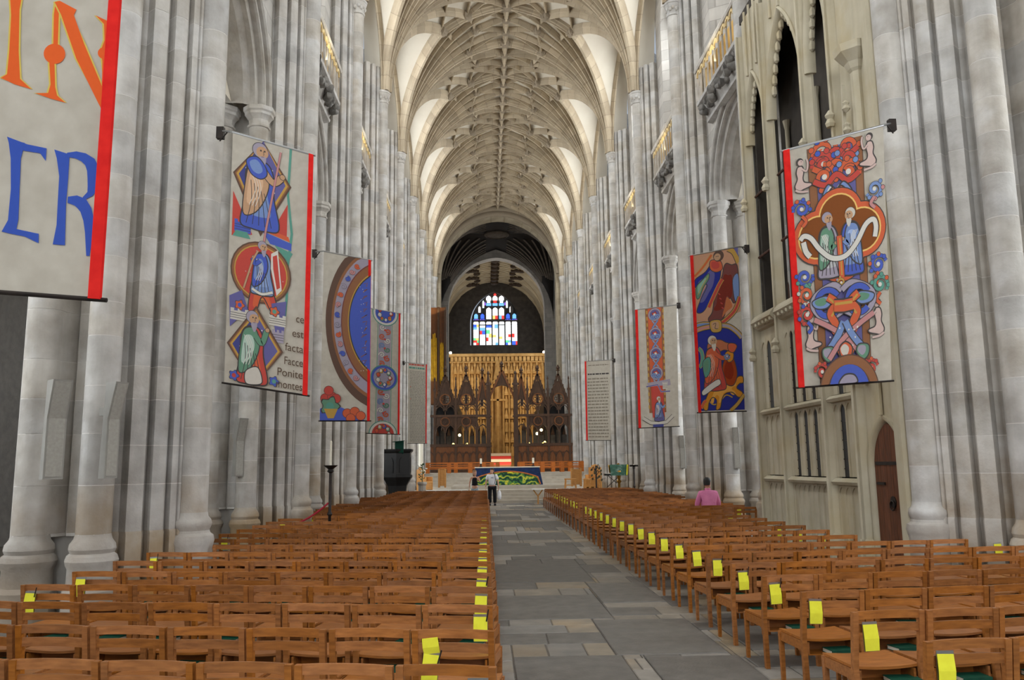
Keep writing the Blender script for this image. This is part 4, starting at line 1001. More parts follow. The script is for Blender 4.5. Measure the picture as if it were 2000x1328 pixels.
# east wall block with niche and door
dhw, dz, dr, dyc = .47, 1.72, .66, 12.27
dw = MB(); ap = arched_wall(dw, .10, .57, 0, 12, dhw+.05, 0, dz, dr+.06)
hole = [(-dhw-.05,0)]+ap+[(dhw+.05,0)]; dw.loft([[(x,a,b) for a,b in hole] for x in (.10,.5)], False, False); dw.build('door_wall', CHAPEL, ch, (0,dyc,0))
ring = [(dyc-dhw-.02,0)]+arch_pts(dhw+.02, dr+.04, 8, dz, dyc)+[(dyc+dhw+.02,0)]
path = [Vector((.1,a,b)) for a,b in ring]; nr = []
for i in range(len(path)):
    t = path[min(i+1,len(path)-1)]-path[max(i-1,0)]; nr.append(Vector((0,-t.z,t.y)).normalized())
m = MB(); m.sweep(path, nr, [Vector((1,0,0))]*len(path), [(-.02,.10),(-.01,.02),(.01,-.01),(.04,-.03),(.08,-.03),(.09,-.01),(.09,.04)]); m.build('door_arch', CHAPEL, ch, smooth=35)
m = MB(); m.tube([(.06,dyc,2.5),(.06,dyc,3.3)], .035, 6); m.build('arch_stem', CHAPEL, ch)
for sy in (-1,1):
    for j,(a,b,r) in enumerate(((.16,3.30,.13),(.36,3.22,.15),(.50,3.36,.12))):
        m = MB(); ringq = [(.06,dyc+sy*(a+r*cos(t)),b+r*sin(t)) for t in [pi*q/7+.2 for q in range(8)]]; m.tube(ringq, .035, 6); m.build('vault_springer', CHAPEL, ch, smooth=50)
    m = MB(); m.lathe([(.02,-.12),(.12,-.05),(.14,.05),(.06,.12)], 7, (.0,dyc+sy*.42,3.12)); m.build('leaf_pendant', CHAPEL, ch)
cbox('side_shaft', 11.60,11.80,0,11.8,.0,.1)
m = MB(); m.lathe([(.12,7.2),(.12,8.0),(.16,8.05),(.2,8.15),(.34,8.3),(.36,8.42),(.33,8.42)], 8, (.1,12.2,0), a0=pi/8); m.build('niche_bracket', CHAPEL, ch)
m = MB(); m.lathe([(.14,5.2),(.22,5.3),(.2,5.45),(.15,5.5),(.15,6.3),(.2,6.4),(.2,6.5),(.13,6.6),(.12,7.2)], 8, (.1,12.2,0), a0=pi/8); m.build('niche_pedestal', CHAPEL, ch)
for j in range(7):
    m = MB(); z = 5.3+j*.36; m.lathe([(.01,-.08),(.07,-.02),(.04,.04),(.06,.08),(.01,.13)], 6, (-.08,12.45-.02*j,z)); m.build('crocket', CHAPEL, ch)
m = MB(); m.beam((-.06,12.65,5.1),(-.06,12.42,7.9),.05,.05,(1,0,0)); m.build('spirelet', CHAPEL, ch); m = MB(); m.beam((-.06,12.2,5.1),(-.06,12.42,7.0),.05,.05,(1,0,0)); m.build('spirelet', CHAPEL, ch)
dr_ = empty('door_1', (CX,dyc,0)); tag(dr_, 'dark pointed oak door into the chapel with iron ring', 'door', kind='structure')
full = [(-dhw,0)]+[(a-dyc,b) for a,b in arch_pts(dhw, dr, 8, dz, dyc)]+[(dhw,0)]
def clipz(y): 
    R = (dhw*dhw+dr*dr)/(2*dhw); return dz+sqrt(max(0, R*R-(abs(y)+R-dhw)**2))
for j in range(5):
    a0 = -dhw+j*2*dhw/5; a1 = a0+2*dhw/5-.006
    m = MB(); pts = [(a0,0.02),(a1,0.02)]+[(a1+(a0-a1)*q/4, clipz(a1+(a0-a1)*q/4)) for q in range(5)]
    m.loft([[(.125,a,b) for a,b in pts],[(.18,a,b) for a,b in pts]]); m.build('door_board', DOORW, dr_)
for z in (.5,1.75):
    m = MB(); m.box(.11,.128,-dhw*.95,dhw*.9,z,z+.05); m.build('strap_hinge', IRON, dr_)
m = MB(); m.lathe([(.09,-.008),(.09,.008)], 12); o = m.build('rose_plate', IRON, dr_, (.12,-.05,1.2)); o.rotation_euler = (0,pi/2,0)
m = MB(); m.tube([(.10,-.05+.07*cos(t),1.15+.07*sin(t)) for t in [2*pi*q/12 for q in range(13)]], .011, 6); m.build('ring_handle', IRON, dr_)
m = MB(); m.box(.10,.128,.15,.40,1.45,1.49); m.build('latch_bar', IRON, dr_)
# ================================================================== grey loudspeakers on the piers
def speaker(x, y, z0, z1, w, rz, label):
    o = empty('column_loudspeaker', (x,y,0), rz); tag(o, label, 'loudspeaker', 'column loudspeakers')
    prof = [(0,z0),(0,z1-.32),(.08,z1),(-.10,z1),(-.10,z0)]
    prof = [(-.0,z0),(-.0,z1-.45),(-.13,z1),(.07,z1),(.12,z0)]
    m = MB(); m.loft([[(q,a,b) for a,b in prof] for q in (-w/2,w/2)]); m.build('cabinet', GREYP, o)
    m = MB(); m.loft([[(q,a-.006,b) for a,b in ((0,z0+.03),(0,z1-.45),(-.125,z1-.02),(-.12,z1-.02),(.01,z1-.45),(.01,z0+.03))] for q in (-w/2+.02,w/2-.02)]); m.build('grille', mat('grey_grille', srgb(168,166,158), srgb(156,153,146), 30, .8), o)
    m = MB(); m.box(-.03,.03,.08,.26,z1-.4,z1-.3); m.build('bracket', GREYP, o)
speaker(-5.62,10.15,1.72,2.88,.17,1.0,'grey column loudspeaker on the nearest left pier beside its banner')
speaker(-6.15,9.85,1.72,2.88,.22,.8,'grey column loudspeaker at the left edge of the photo')
speaker(-6.05,16.8,1.66,2.82,.19,.8,'slim grey column loudspeaker on the second left pier under knight banner')
speaker(6.05,23.3,1.64,2.80,.17,-.4,'grey column loudspeaker on right pier behind the man in pink')
speaker(6.05,29.8,1.62,2.80,.17,-.4,'grey column loudspeaker on the right pier further down')
# ================================================================== pulpit, lectern, candle stands, small furniture
pu = empty('pulpit', (-4.92,36,0)); tag(pu, 'black carved oak pulpit with a green fall by the left pier', 'pulpit')
def hexa(r, a0=pi/6): return [(r*cos(a0+pi*j/3), r*sin(a0+pi*j/3)) for j in range(6)]
def hexloft(m, prof): m.loft([[(x,y,z) for x,y in hexa(r)] for r,z in prof])
m = MB(); hexloft(m, [(.42,0),(.42,.7),(.46,1.0),(.60,1.22),(.70,1.36)]); m.build('pedestal', BLACKW, pu)
m = MB(); hexloft(m, [(.70,1.36),(.70,1.44),(.64,1.46),(.64,2.40)]); body = m.build('body', BLACKW, pu)
for j in range(6):
    a = pi*j/3; r = .64*cos(pi/6)
    m = MB(); cxx, cyy = r*cos(a), r*sin(a); tx, ty = -sin(a), cos(a)
    rg = [( -.17,1.55),(.17,1.55),(.17,2.0)]+[(.17*cos(t),2.0+.22*sin(t)) for t in [pi*q/6 for q in range(1,6)]]+[(-.17,2.0)]
    m.loft([[(cxx+tx*u+cos(a)*d, cyy+ty*u+sin(a)*d, z) for u,z in rg] for d in (-.02,.02)]); m.build('arched_panel', BLACKW, body)
m = MB(); hexloft(m, [(.64,2.38),(.72,2.46),(.74,2.54),(.68,2.56)]); m.build('top_rail', BLACKW, pu)
m = MB(); m.beam((.12,-.5,2.35),(.12,-.42,2.85),.36,.03,(0,1,0)); m.box(-.06,.30,-.62,-.50,2.40,2.88); m.build('green_fall', mat('green_velvet', srgb(16,66,52), srgb(12,50,40), 9, .9), pu)
m = MB(); m.beam((-.14,-.62,2.86),(.32,-.5,2.90),.30,.03); m.build('book_rest', mat('green_velvet',(0,0,0)), pu)
m = MB(); m.tube([(.12,-.5,2.88),(.12,-.52,3.06)], .012, 6); m.build('microphone', IRON, pu)
def candle_stand(x, y, h, label, ch=.32, r=.06):
    c = empty('candle_stand', (x,y,0)); tag(c, label, 'candle stand', 'iron candle stands')
    m = MB(); m.lathe([(.22,0),(.22,.03),(.08,.06),(.035,.12),(.03,h*.45),(.055,h*.47),(.03,h*.5),(.03,h-.16),(.07,h-.13),(.05,h-.08),(.13,h-.02),(.15,h),(.01,h)], 12); m.build('stand', IRON, c, smooth=35)
    m = MB(); m.lathe([(.022,h),(.022,h+ch),(.004,h+ch+.02)], 8); m.build('candle', PAGES, c)
candle_stand(-4.28,17.1,1.86,'tall iron candle stand with thin white candle and red rope by the left pier', .48)
candle_stand(5.42,36.3,1.75,'black cross-topped stand right of the brass lectern', .02)
m = MB(); m.box(5.23,5.61,36.27,36.33,1.68,1.76); o = m.build('cross_arm', IRON); 
o.parent = bpy.data.objects['candle_stand.001']; o.location = (-5.42,-36.3,0)
m = MB(); pth = []
for i in range(13):
    t = i/12; pth.append((-4.31-1.15*t, 17.1-.5*t, 1.10-.42*t-.35*4*t*(1-t)*.5)); 
m.tube(pth, .02, 6); tag(m.build('red_rope', mat('red_rope', srgb(170,40,56), srgb(140,30,46), 30, .9)), 'sagging red barrier rope from the iron candle stand to the pier', 'rope')
# paschal candle (big white) left of screen
pc = empty('paschal_candle', (-4.97,49.2,.725)); tag(pc, 'tall white paschal candle beside the left end of the steps', 'candle')
m = MB(); m.lathe([(.2,0),(.2,.1),(.06,.2),(.06,.9),(.16,1.0)], 10); m.build('stand', IRON, pc); m = MB(); m.lathe([(.13,1.0),(.13,3.3),(.02,3.32)], 12); m.build('candle', PAGES, pc)
# flowers on pedestal
fp = empty('flower_arrangement', (-3.95,37.2,0)); tag(fp, 'white flowers and leaves on a stone pedestal beside the pulpit', 'flowers')
m = MB(); m.lathe([(.24,0),(.24,.15),(.17,.25),(.17,.95),(.22,1.05),(.2,1.12)], 10); m.build('pedestal', STONE, fp)
LEAF = mat('green_leaf', srgb(60,98,50), srgb(38,70,36), 8, .7, rnd=.2); rng = random.Random(3)
for j in range(26):
    a, h, r = rng.uniform(0,2*pi), rng.uniform(.05,.75), rng.uniform(.05,.2); c = Vector((r*cos(a), r*sin(a), 1.12+h)); d = Vector((cos(a),sin(a),.8)).normalized()*.14; sd = d.cross(Vector((0,0,1))).normalized()*.04
    m = MB(); m.add([c,c+d*.5+sd,c+d,c+d*.5-sd],[(0,1,2,3)]); m.build('leaf', LEAF, fp)
for j in range(8):
    a, h, r = rng.uniform(0,2*pi), rng.uniform(.25,.85), rng.uniform(.03,.18); m = MB(); m.lathe([(.01,0),(.05,.02),(.045,.05),(.01,.06)], 8, (r*cos(a),r*sin(a),1.12+h), lobe=.2, nl=4); m.build('white_bloom', PAGES, fp)
m = MB(); m.tube([(0,0,1.1),(0,0,1.9)], .02, 5); m.build('stems', LEAF, fp)
# blond oak seats and desks on the dais
def clergy_seat(x, y, z, rz, label, arms=True):
    c = empty('clergy_seat', (x,y,z), rz); tag(c, label, 'chair', 'blond oak clergy seats')
    m = MB(); m.box(-.34,.34,.20,.26,.0,1.05); m.build('back_panel', BLOND, c); m = MB(); m.lathe([(.2,1.0),(.2,1.14),(.05,1.2)], 10, (0,.23,0), sy=.15); m.build('shaped_crest', BLOND, c)
    m = MB(); m.box(-.34,.34,-.28,.22,.40,.46); m.build('seat', BLOND, c)
    for sx in (-1,1): m = MB(); m.box(sx*.34-.03,sx*.34+.03,-.28,.22,0,.68); m.build('side_panel', BLOND, c)
    m = MB(); m.box(-.31,.31,-.26,-.22,.05,.40); m.build('front_panel', BLOND, c)
clergy_seat(-4.2,41.9,.6,1.15,'blond oak clergy seat left of the steps beside the pulpit')
clergy_seat(4.45,42.6,.6,-.45,'tall blond oak clergy seat right of the altar steps')
def stool(x, y, z, label):
    c = empty('oak_stool', (x,y,z)); tag(c, label, 'stool', 'blond oak stools')
    m = MB(); m.box(-.3,.3,-.2,.2,.44,.50); m.build('seat', BLOND, c)
    for a,b in ((-.24,-.15),(.24,-.15),(-.24,.15),(.24,.15)): m = MB(); m.loft([[(a*k-.03,b-.03,zz),(a*k+.03,b-.03,zz),(a*k+.03,b+.03,zz),(a*k-.03,b+.03,zz)] for k,zz in ((1.15,0),(1,.45))]); m.build('leg', BLOND, c)
    m = MB(); m.box(-.26,.26,-.02,.02,.14,.19); m.build('stretcher', BLOND, c)
stool(3.2,42.2,.6,'blond oak stool left of the right clergy seat'); stool(4.1,41.6,.6,'blond oak stool in front of the right clergy seat'); stool(4.3,40.9,.6,'blond oak stool below the keyboard')
def panel_desk(x, y, z, w, h, label):
    c = empty('oak_desk', (x,y,z)); tag(c, label, 'desk', 'blond oak desks')
    m = MB(); m.box(-w/2,w/2,-.03,.03,.1,h); m.build('front_panel', BLOND, c)
    for sx in (-1,1): m = MB(); m.box(sx*w/2-.05,sx*w/2+.05,-.08,.3,0,h+.05); m.build('end_panel', BLOND, c)
    m = MB(); m.beam((-w/2,.12,h+.05),(w/2,.12,h+.05),.34,.03); m.build('sloped_top', BLOND, c)
panel_desk(3.95,46.2,.6,.5,.95,'narrow blond oak desk between the steps and right clergy seat'); panel_desk(-3.6,47.3,.6,.35,1.0,'narrow blond oak kneeling desk on the left of the steps')
# trestle tables with white tops in front of the dais
def trestle(x0, x1, y, label):
    c = empty('white_trestle_table', ((x0+x1)/2,y,0)); tag(c, label, 'table', 'white topped tables'); L = x1-x0
    m = MB(); m.box(-L/2,L/2,-.3,.3,.66,.70); m.build('table_top', mat('white_table_top', srgb(226,224,218), None, 4, .6), c)
    for sx in (-1,1):
        x = sx*(L/2-.28); m = MB(); m.tube([(x,0,0),(x,0,.42)], .035, 8); lg = m.build('leg', BLOND, c)
        for t in (-1,1): m = MB(); m.tube([(x,0,.36),(x+t*.22,0,.66)], .03, 8); m.build('brace', BLOND, lg)
trestle(-4.0,-1.98,38.9,'white topped table with forked oak legs left of the aisle'); trestle(1.05,3.5,38.9,'white topped table with forked oak legs right of the aisle')
# brass lectern
le = empty('brass_lectern', (4.80,36.65,0)); tag(le, 'brass eagle lectern draped with a green cloth near the right pier', 'lectern')
m = MB(); m.lathe([(.3,0),(.32,.1),(.12,.2),(.07,.35),(.11,.5),(.06,.6),(.06,.95),(.12,1.05),(.06,1.12),(.09,1.3)], 12); m.build('stem', BRASS, le, smooth=35)
m = MB(); m.lathe([(.02,-.2),(.15,-.1),(.19,.05),(.12,.2),(.08,.28),(.11,.34),(.02,.42)], 10, (0,.05,1.42)); m.build('eagle_body', BRASS, le, smooth=40)
for sx in (-1,1): m = MB(); m.loft([[(sx*.1,.0,1.35),(sx*.1,.05,1.62),(sx*.12,.08,1.62),(sx*.12,.03,1.35)],[(sx*.42,-.05,1.42),(sx*.46,.0,1.78),(sx*.47,.02,1.78),(sx*.43,-.02,1.42)]]); m.build('wing', BRASS, le)
GCL = mat('green_embroidered_cloth', srgb(70,104,88), srgb(46,80,66), 9, .9, patches=(srgb(150,168,156), 6, .6))
m = MB(); m.loft([[(-.38,-.16,1.30),(.38,-.16,1.30),(.38,-.14,1.30),(-.38,-.14,1.30)],[(-.40,-.05,1.78),(.40,-.05,1.78),(.40,-.03,1.78),(-.40,-.03,1.78)]]); m.build('green_cloth', GCL, le)
m = MB(); m.beam((.33,-.17,1.32),(.38,-.07,1.77),.05,.01,(0,1,0)); m.build('gold_ribbon', mat('gold_ribbon', srgb(214,206,40), None, 4, .7), le)
ir = empty('iron_flower_stand', (3.78,36.6,0)); tag(ir, 'tall dark iron stand with leafy branches left of brass lectern', 'stand')
m = MB(); m.tube([(0,0,0),(0,0,1.75)], .035, 8); m.build('pole', IRON, ir)
for j in range(7):
    a = 2*pi*j/7; m = MB(); m.tube([(0,0,1.3+.06*j),(.14*cos(a),.14*sin(a),1.5+.05*j),(.26*cos(a),.26*sin(a),1.4+.04*j)], .014, 5); m.build('branch', IRON, ir)
for j in range(12):
    a = j*2.4; c = Vector((.22*cos(a),.22*sin(a),1.05+.05*j)); m = MB(); m.add([c,c+Vector((.08,.02,.05)),c+Vector((.05,0,.14)),c+Vector((-.03,0,.08))],[(0,1,2,3)]); m.build('leaf', mat('dry_leaf', srgb(92,84,62), srgb(70,64,48), 8, .8), ir)
kb = empty('keyboard', (5.45,42.3,.6)); tag(kb, 'black and white keyboard beside the right clergy seat', 'keyboard')
m = MB(); m.box(-.5,.5,-.2,.2,.62,.72); m.build('case', BLACKW, kb); m = MB(); m.box(-.46,.46,-.22,-.06,.72,.735); m.build('keys', PAGES, kb)
for sx in (-1,1): m = MB(); m.beam((sx*.4,0,0),(-sx*.3,0,.62),.03,.05,(0,1,0)); m.build('stand_leg', IRON, kb)
# ================================================================== people
SKIN = mat('skin', srgb(204,158,132), srgb(190,142,118), 8, .6)
def skinned(name, nodes, edges, material, parent, sub=2):     # nodes: {key: (x,y,z,r)}
    ks = list(nodes); me = bpy.data.meshes.new(name); me.from_pydata([nodes[k][:3] for k in ks], [(ks.index(a), ks.index(b)) for a,b in edges], [])
    me.materials.append(material); o = ob(name, me, parent)
    o.modifiers.new('skin','SKIN'); s = o.modifiers.new('sub','SUBSURF'); s.levels = sub; s.render_levels = sub
    for i, k in enumerate(ks):
        r = nodes[k][3]; me.skin_vertices[0].data[i].radius = r if isinstance(r, tuple) else (r, r); me.skin_vertices[0].data[i].use_root = (i == 0)
    return o
def head(parent, hz, hair, turn=0, hairlen=0, x=0, y=0):     # face towards -y before the turn
    h = empty('head_group', (x,y,hz), turn)
    m = MB(); n = 14; rings = []
    for rx, ry, z, dy in ((.03,.03,-.125,-.03),(.055,.06,-.11,-.025),(.07,.085,-.06,-.01),(.078,.095,0,0),(.078,.098,.05,.005),(.066,.082,.09,.008),(.035,.045,.118,.01),(.005,.006,.126,.01)):
        rings.append([(rx*cos(2*pi*j/n), dy+ry*sin(2*pi*j/n), z) for j in range(n)])
    m.loft(rings)
    m.lathe([(.006,.03),(.012,.0),(.016,-.02),(.008,-.03)], 6, (0,-.098,0)); m.tube([(0,.02,-.16),(0,.01,-.09)], .05, 8)
    for sx in (-1,1): m.lathe([(.008,-.03),(.02,0),(.018,.025),(.006,.035)], 6, (sx*.08,.01,0), sx=.5)
    f = m.build('head', SKIN, parent, (x,y,hz), smooth=60, rz=turn)
    for sx in (-1,1): m = MB(); m.lathe([(.003,-.008),(.01,0),(.003,.008)], 6, (sx*.032,-.088,.015), sy=.4); m.build('eye', IRON, f)
    m = MB(); m.box(-.022,.022,-.092,-.08,-.058,-.050); m.build('mouth', mat('lips', srgb(160,92,84), None, 3, .6), f)
    m = MB(); rings = []
    for rx, ry, z, dy in ((.074,.075,-.05-hairlen,.04),(.084,.085,-.02,.03),(.088,.095,.03,.022),(.088,.105,.07,.012),(.07,.085,.115,.012),(.03,.035,.14,.012)):
        rings.append([(rx*cos(a), dy+ry*sin(a) if z > .05 else max(dy+ry*sin(a), -.02), z) for a in [2*pi*j/n for j in range(n)]])
    m.loft(rings); m.build('hair', hair, f, smooth=60); bpy.data.objects.remove(h); return f
def hand(parent, x, y, z, dn=(0,0,-1), mirror=1):
    m = MB(); m.loft([[(x+a,y+b,z) for a,b in ((-.016,-.035),(.016,-.035),(.016,.035),(-.016,.035))],[(x+a,y+b,z-.085) for a,b in ((-.014,-.04),(.014,-.04),(.014,.04),(-.014,.04))]])
    for j, L in enumerate((.065,.078,.072,.055)):
        yy = y-.03+.02*j; m.tube([(x,yy,z-.08),(x+.008*mirror,yy,z-.08-L*.5),(x+.022*mirror,yy,z-.08-L)], [.009,.0085,.006], 6)
    m.tube([(x,y-.03,z-.02),(x,y-.055,z-.05),(x+.01*mirror,y-.062,z-.085)], [.011,.010,.007], 6)
    return m.build('hand', SKIN, parent, smooth=60)
DKHAIR = mat('dark_brown_hair', srgb(52,34,26), srgb(36,24,18), 20, .6); BLHAIR = mat('black_hair', srgb(30,28,28), srgb(46,44,42), 20, .6); FAIR = mat('fair_hair', srgb(150,112,76), srgb(120,88,58), 20, .6)
WHITE_T = mat('white_shirt', srgb(232,232,234), srgb(214,214,220), 7, .9); BLACK_T = mat('black_trousers', srgb(28,28,32), srgb(18,18,22), 7, .9); PINK = mat('pink_shirt', srgb(226,140,180), srgb(206,118,160), 5, .9)
# man in a white T-shirt, facing the camera, looking to his right
p = empty('person', (-.82,38.1,0)); tag(p, 'person in white T-shirt and black trousers carrying a white bag in the aisle', 'person')
bodyn = {'pel':(0,0,.88,.10),'ch':(0,.0,1.22,.10),'nk':(0,.01,1.42,.055),'hl':(.10,0,.84,.09),'kl':(.12,-.01,.47,.055),'al':(.12,.02,.09,.04),'tl':(.13,-.12,.04,.035),'hr':(-.10,0,.84,.09),'kr':(-.11,-.03,.47,.055),'ar':(-.11,.0,.09,.04),'tr':(-.12,-.14,.04,.035),'sl':(.19,0,1.34,.06),'el':(.27,.0,1.08,.042),'wl':(.29,-.05,.84,.03),'sr':(-.19,0,1.34,.06),'er':(-.27,.0,1.08,.042),'wr':(-.30,-.05,.84,.03)}
be = [('pel','ch'),('ch','nk'),('pel','hl'),('hl','kl'),('kl','al'),('al','tl'),('pel','hr'),('hr','kr'),('kr','ar'),('ar','tr'),('ch','sl'),('sl','el'),('el','wl'),('ch','sr'),('sr','er'),('er','wr')]
skinned('body', bodyn, be, SKIN, p)
skinned('t_shirt', {'a':(0,0,.86,(.19,.15)),'b':(0,0,1.10,(.19,.15)),'c':(0,0,1.30,(.17,.12)),'d':(0,.01,1.40,(.09,.08)),'sl':(.19,0,1.34,.085),'el':(.255,.0,1.15,.075),'sr':(-.19,0,1.34,.085),'er':(-.255,.0,1.15,.075)}, [('a','b'),('b','c'),('c','d'),('c','sl'),('sl','el'),('c','sr'),('sr','er')], WHITE_T, p)
skinned('trousers', {'a':(0,0,.90,(.17,.13)),'hl':(.10,0,.80,.11),'kl':(.12,-.01,.47,.09),'al':(.12,.01,.10,.085),'hr':(-.10,0,.80,.11),'kr':(-.11,-.02,.47,.09),'ar':(-.11,.0,.10,.085)}, [('a','hl'),('hl','kl'),('kl','al'),('a','hr'),('hr','kr'),('kr','ar')], BLACK_T, p)
for x, y in ((.125,-.06),(-.115,-.08)): m = MB(); m.loft([[(x+.05*cos(t), y+.13*sin(t), z) for t in [2*pi*j/12 for j in range(12)]] for z in (0,.05)]+[[(x+.035*cos(t), y+.03+.07*sin(t), .1) for t in [2*pi*j/12 for j in range(12)]]]); m.build('shoe', BLACK_T, p, smooth=50)
head(p, 1.55, DKHAIR, -.55, .06); hand(p, .29,-.05,.82,mirror=-1); hand(p,-.30,-.05,.82)
m = MB(); m.tube([(.12,-.15,.98),(.15,-.17,1.2),(.12,-.10,1.42),(.06,.12,1.38),(.10,.17,1.0)], .014, 6); m.build('bag_strap', BLACK_T, p)
m = MB(); m.box(-.06,.06,-.165,-.155,1.24,1.27, (.2,.22,.3)); m.build('shirt_print', COLM, p)
bg = empty('carrier_bag', (-.50,38.05,0)); tag(bg, 'white plastic carrier bag hanging from the hand of the person in white', 'bag')
m = MB(); m.loft([[(.09*a*cos(t),.06*a*sin(t),z) for t in [2*pi*j/10 for j in range(10)]] for a,z in ((.3,.26),(.9,.29),(1.1,.42),(.95,.58),(.45,.68))]); m.build('bag_body', WHITE_T, bg, smooth=60); m = MB(); m.tube([(-.03,0,.66),(-.02,0,.76),(.02,0,.76),(.03,0,.66)], .008, 5); m.build('bag_handle', WHITE_T, bg)
# woman in a black top behind the chairs
p = empty('person', (-1.62,38.6,0)); tag(p, 'person with fair hair in black vest top beside the one in white', 'person')
nod = {k:(v[0]*.84,v[1],v[2]*.955,(v[3] if not isinstance(v[3],tuple) else v[3])*.84) for k,v in bodyn.items()}
nod['el'] = (.25,-.03,1.06,.033); nod['wl'] = (.12,-.22,1.22,.026); nod['er'] = (-.24,.0,1.02,.034); nod['wr'] = (-.26,-.04,.80,.026)
skinned('body', nod, be, SKIN, p)
skinned('vest_top', {'a':(0,0,.84,(.155,.12)),'b':(0,0,1.05,(.14,.12)),'c':(0,0,1.22,(.14,.11)),'d':(0,0,1.27,(.13,.09))}, [('a','b'),('b','c'),('c','d')], BLACK_T, p)
skinned('shorts', {'a':(0,0,.86,(.155,.12)),'hl':(.085,0,.74,.105),'kl':(.09,0,.55,.09),'hr':(-.085,0,.74,.105),'kr':(-.09,0,.55,.09)}, [('a','hl'),('hl','kl'),('a','hr'),('hr','kr')], mat('pale_shorts', srgb(196,212,214), srgb(160,176,190), 9, .9), p)
head(p, 1.475, FAIR, .5, .1); hand(p,-.26,-.04,.78); hand(p,.12,-.22,1.26,mirror=-1)
for x, y in ((.10,-.06),(-.095,-.07)): m = MB(); m.loft([[(x+.042*cos(t), y+.11*sin(t), z) for t in [2*pi*j/12 for j in range(12)]] for z in (0,.05)]); m.build('shoe', BLACK_T, p, smooth=50)
# seated man in pink, seen from behind
p = empty('person', (4.30,20.10,0)); tag(p, 'person in pink shirt seated among the right chairs seen from behind', 'person')
sn = {'pel':(0,-.03,.56,.10),'ch':(0,-.01,.95,.09),'nk':(0,.0,1.17,.055),'hl':(.1,.03,.53,.09),'kl':(.14,.42,.52,.06),'al':(.14,.42,.09,.045),'tl':(.15,.55,.04,.035),'hr':(-.1,.03,.53,.09),'kr':(-.14,.42,.52,.06),'ar':(-.14,.42,.09,.045),'tr':(-.15,.55,.04,.035),'sl':(.19,-.02,1.08,.06),'el':(.26,.03,.80,.045),'wl':(.16,.25,.66,.03),'sr':(-.19,-.02,1.08,.06),'er':(-.26,.03,.80,.045),'wr':(-.16,.25,.66,.03)}
skinned('body', sn, be, SKIN, p)
skinned('pink_shirt', {'a':(0,-.05,.50,(.19,.15)),'b':(0,-.05,.75,(.19,.14)),'c':(0,-.03,1.02,(.18,.125)),'d':(0,.0,1.14,(.085,.075)),'sl':(.185,-.02,1.07,.085),'el':(.27,.03,.80,.065),'wl':(.17,.23,.67,.05),'sr':(-.185,-.02,1.07,.085),'er':(-.27,.03,.80,.065),'wr':(-.17,.23,.67,.05)}, [('a','b'),('b','c'),('c','d'),('c','sl'),('sl','el'),('el','wl'),('c','sr'),('sr','er'),('er','wr')], PINK, p)
skinned('trousers', {'a':(0,-.04,.54,(.17,.14)),'hl':(.1,.03,.53,.115),'kl':(.14,.42,.52,.085),'al':(.14,.42,.10,.075),'hr':(-.1,.03,.53,.115),'kr':(-.14,.42,.52,.085),'ar':(-.14,.42,.10,.075)}, [('a','hl'),('hl','kl'),('kl','al'),('a','hr'),('hr','kr'),('kr','ar')], BLACK_T, p)
for sx in (-1,1): m = MB(); m.loft([[(sx*.145+.05*cos(t), .48+.13*sin(t), z) for t in [2*pi*j/12 for j in range(12)]] for z in (0,.05)]); m.build('shoe', BLACK_T, p, smooth=50)
head(p, 1.325, BLHAIR, pi-.55, 0.0); hand(p,.16,.26,.66); hand(p,-.16,.26,.66,mirror=-1)
m = MB(); m.lathe([(.07,1.15),(.075,1.19),(.07,1.2)], 12, (0,0,0)); m.build('collar', PINK, p)

# invented dark panel, stands in for the darkness of the left aisle
me_ = empty('wall_memorial', (-13.18,21.25,0)); tag(me_, 'added dark panel standing in for the unlit left aisle behind the nearest pier', 'memorial')
m = MB(); m.box(0,.25,-3.0,3.0,0,8.5); m.build('shade_panel', SLATE, me_)
m = MB(); m.box(0,.4,-3.1,3.1,8.5,8.9); m.build('cornice', STONE, me_)
for q in (-2.9,2.9): m = MB(); m.lathe([(.3,0),(.3,.4),(.2,.5),(.2,8.1),(.3,8.3),(.3,8.5)], 12, (.45,q,0)); m.build('half_column', STONE, me_, smooth=40)
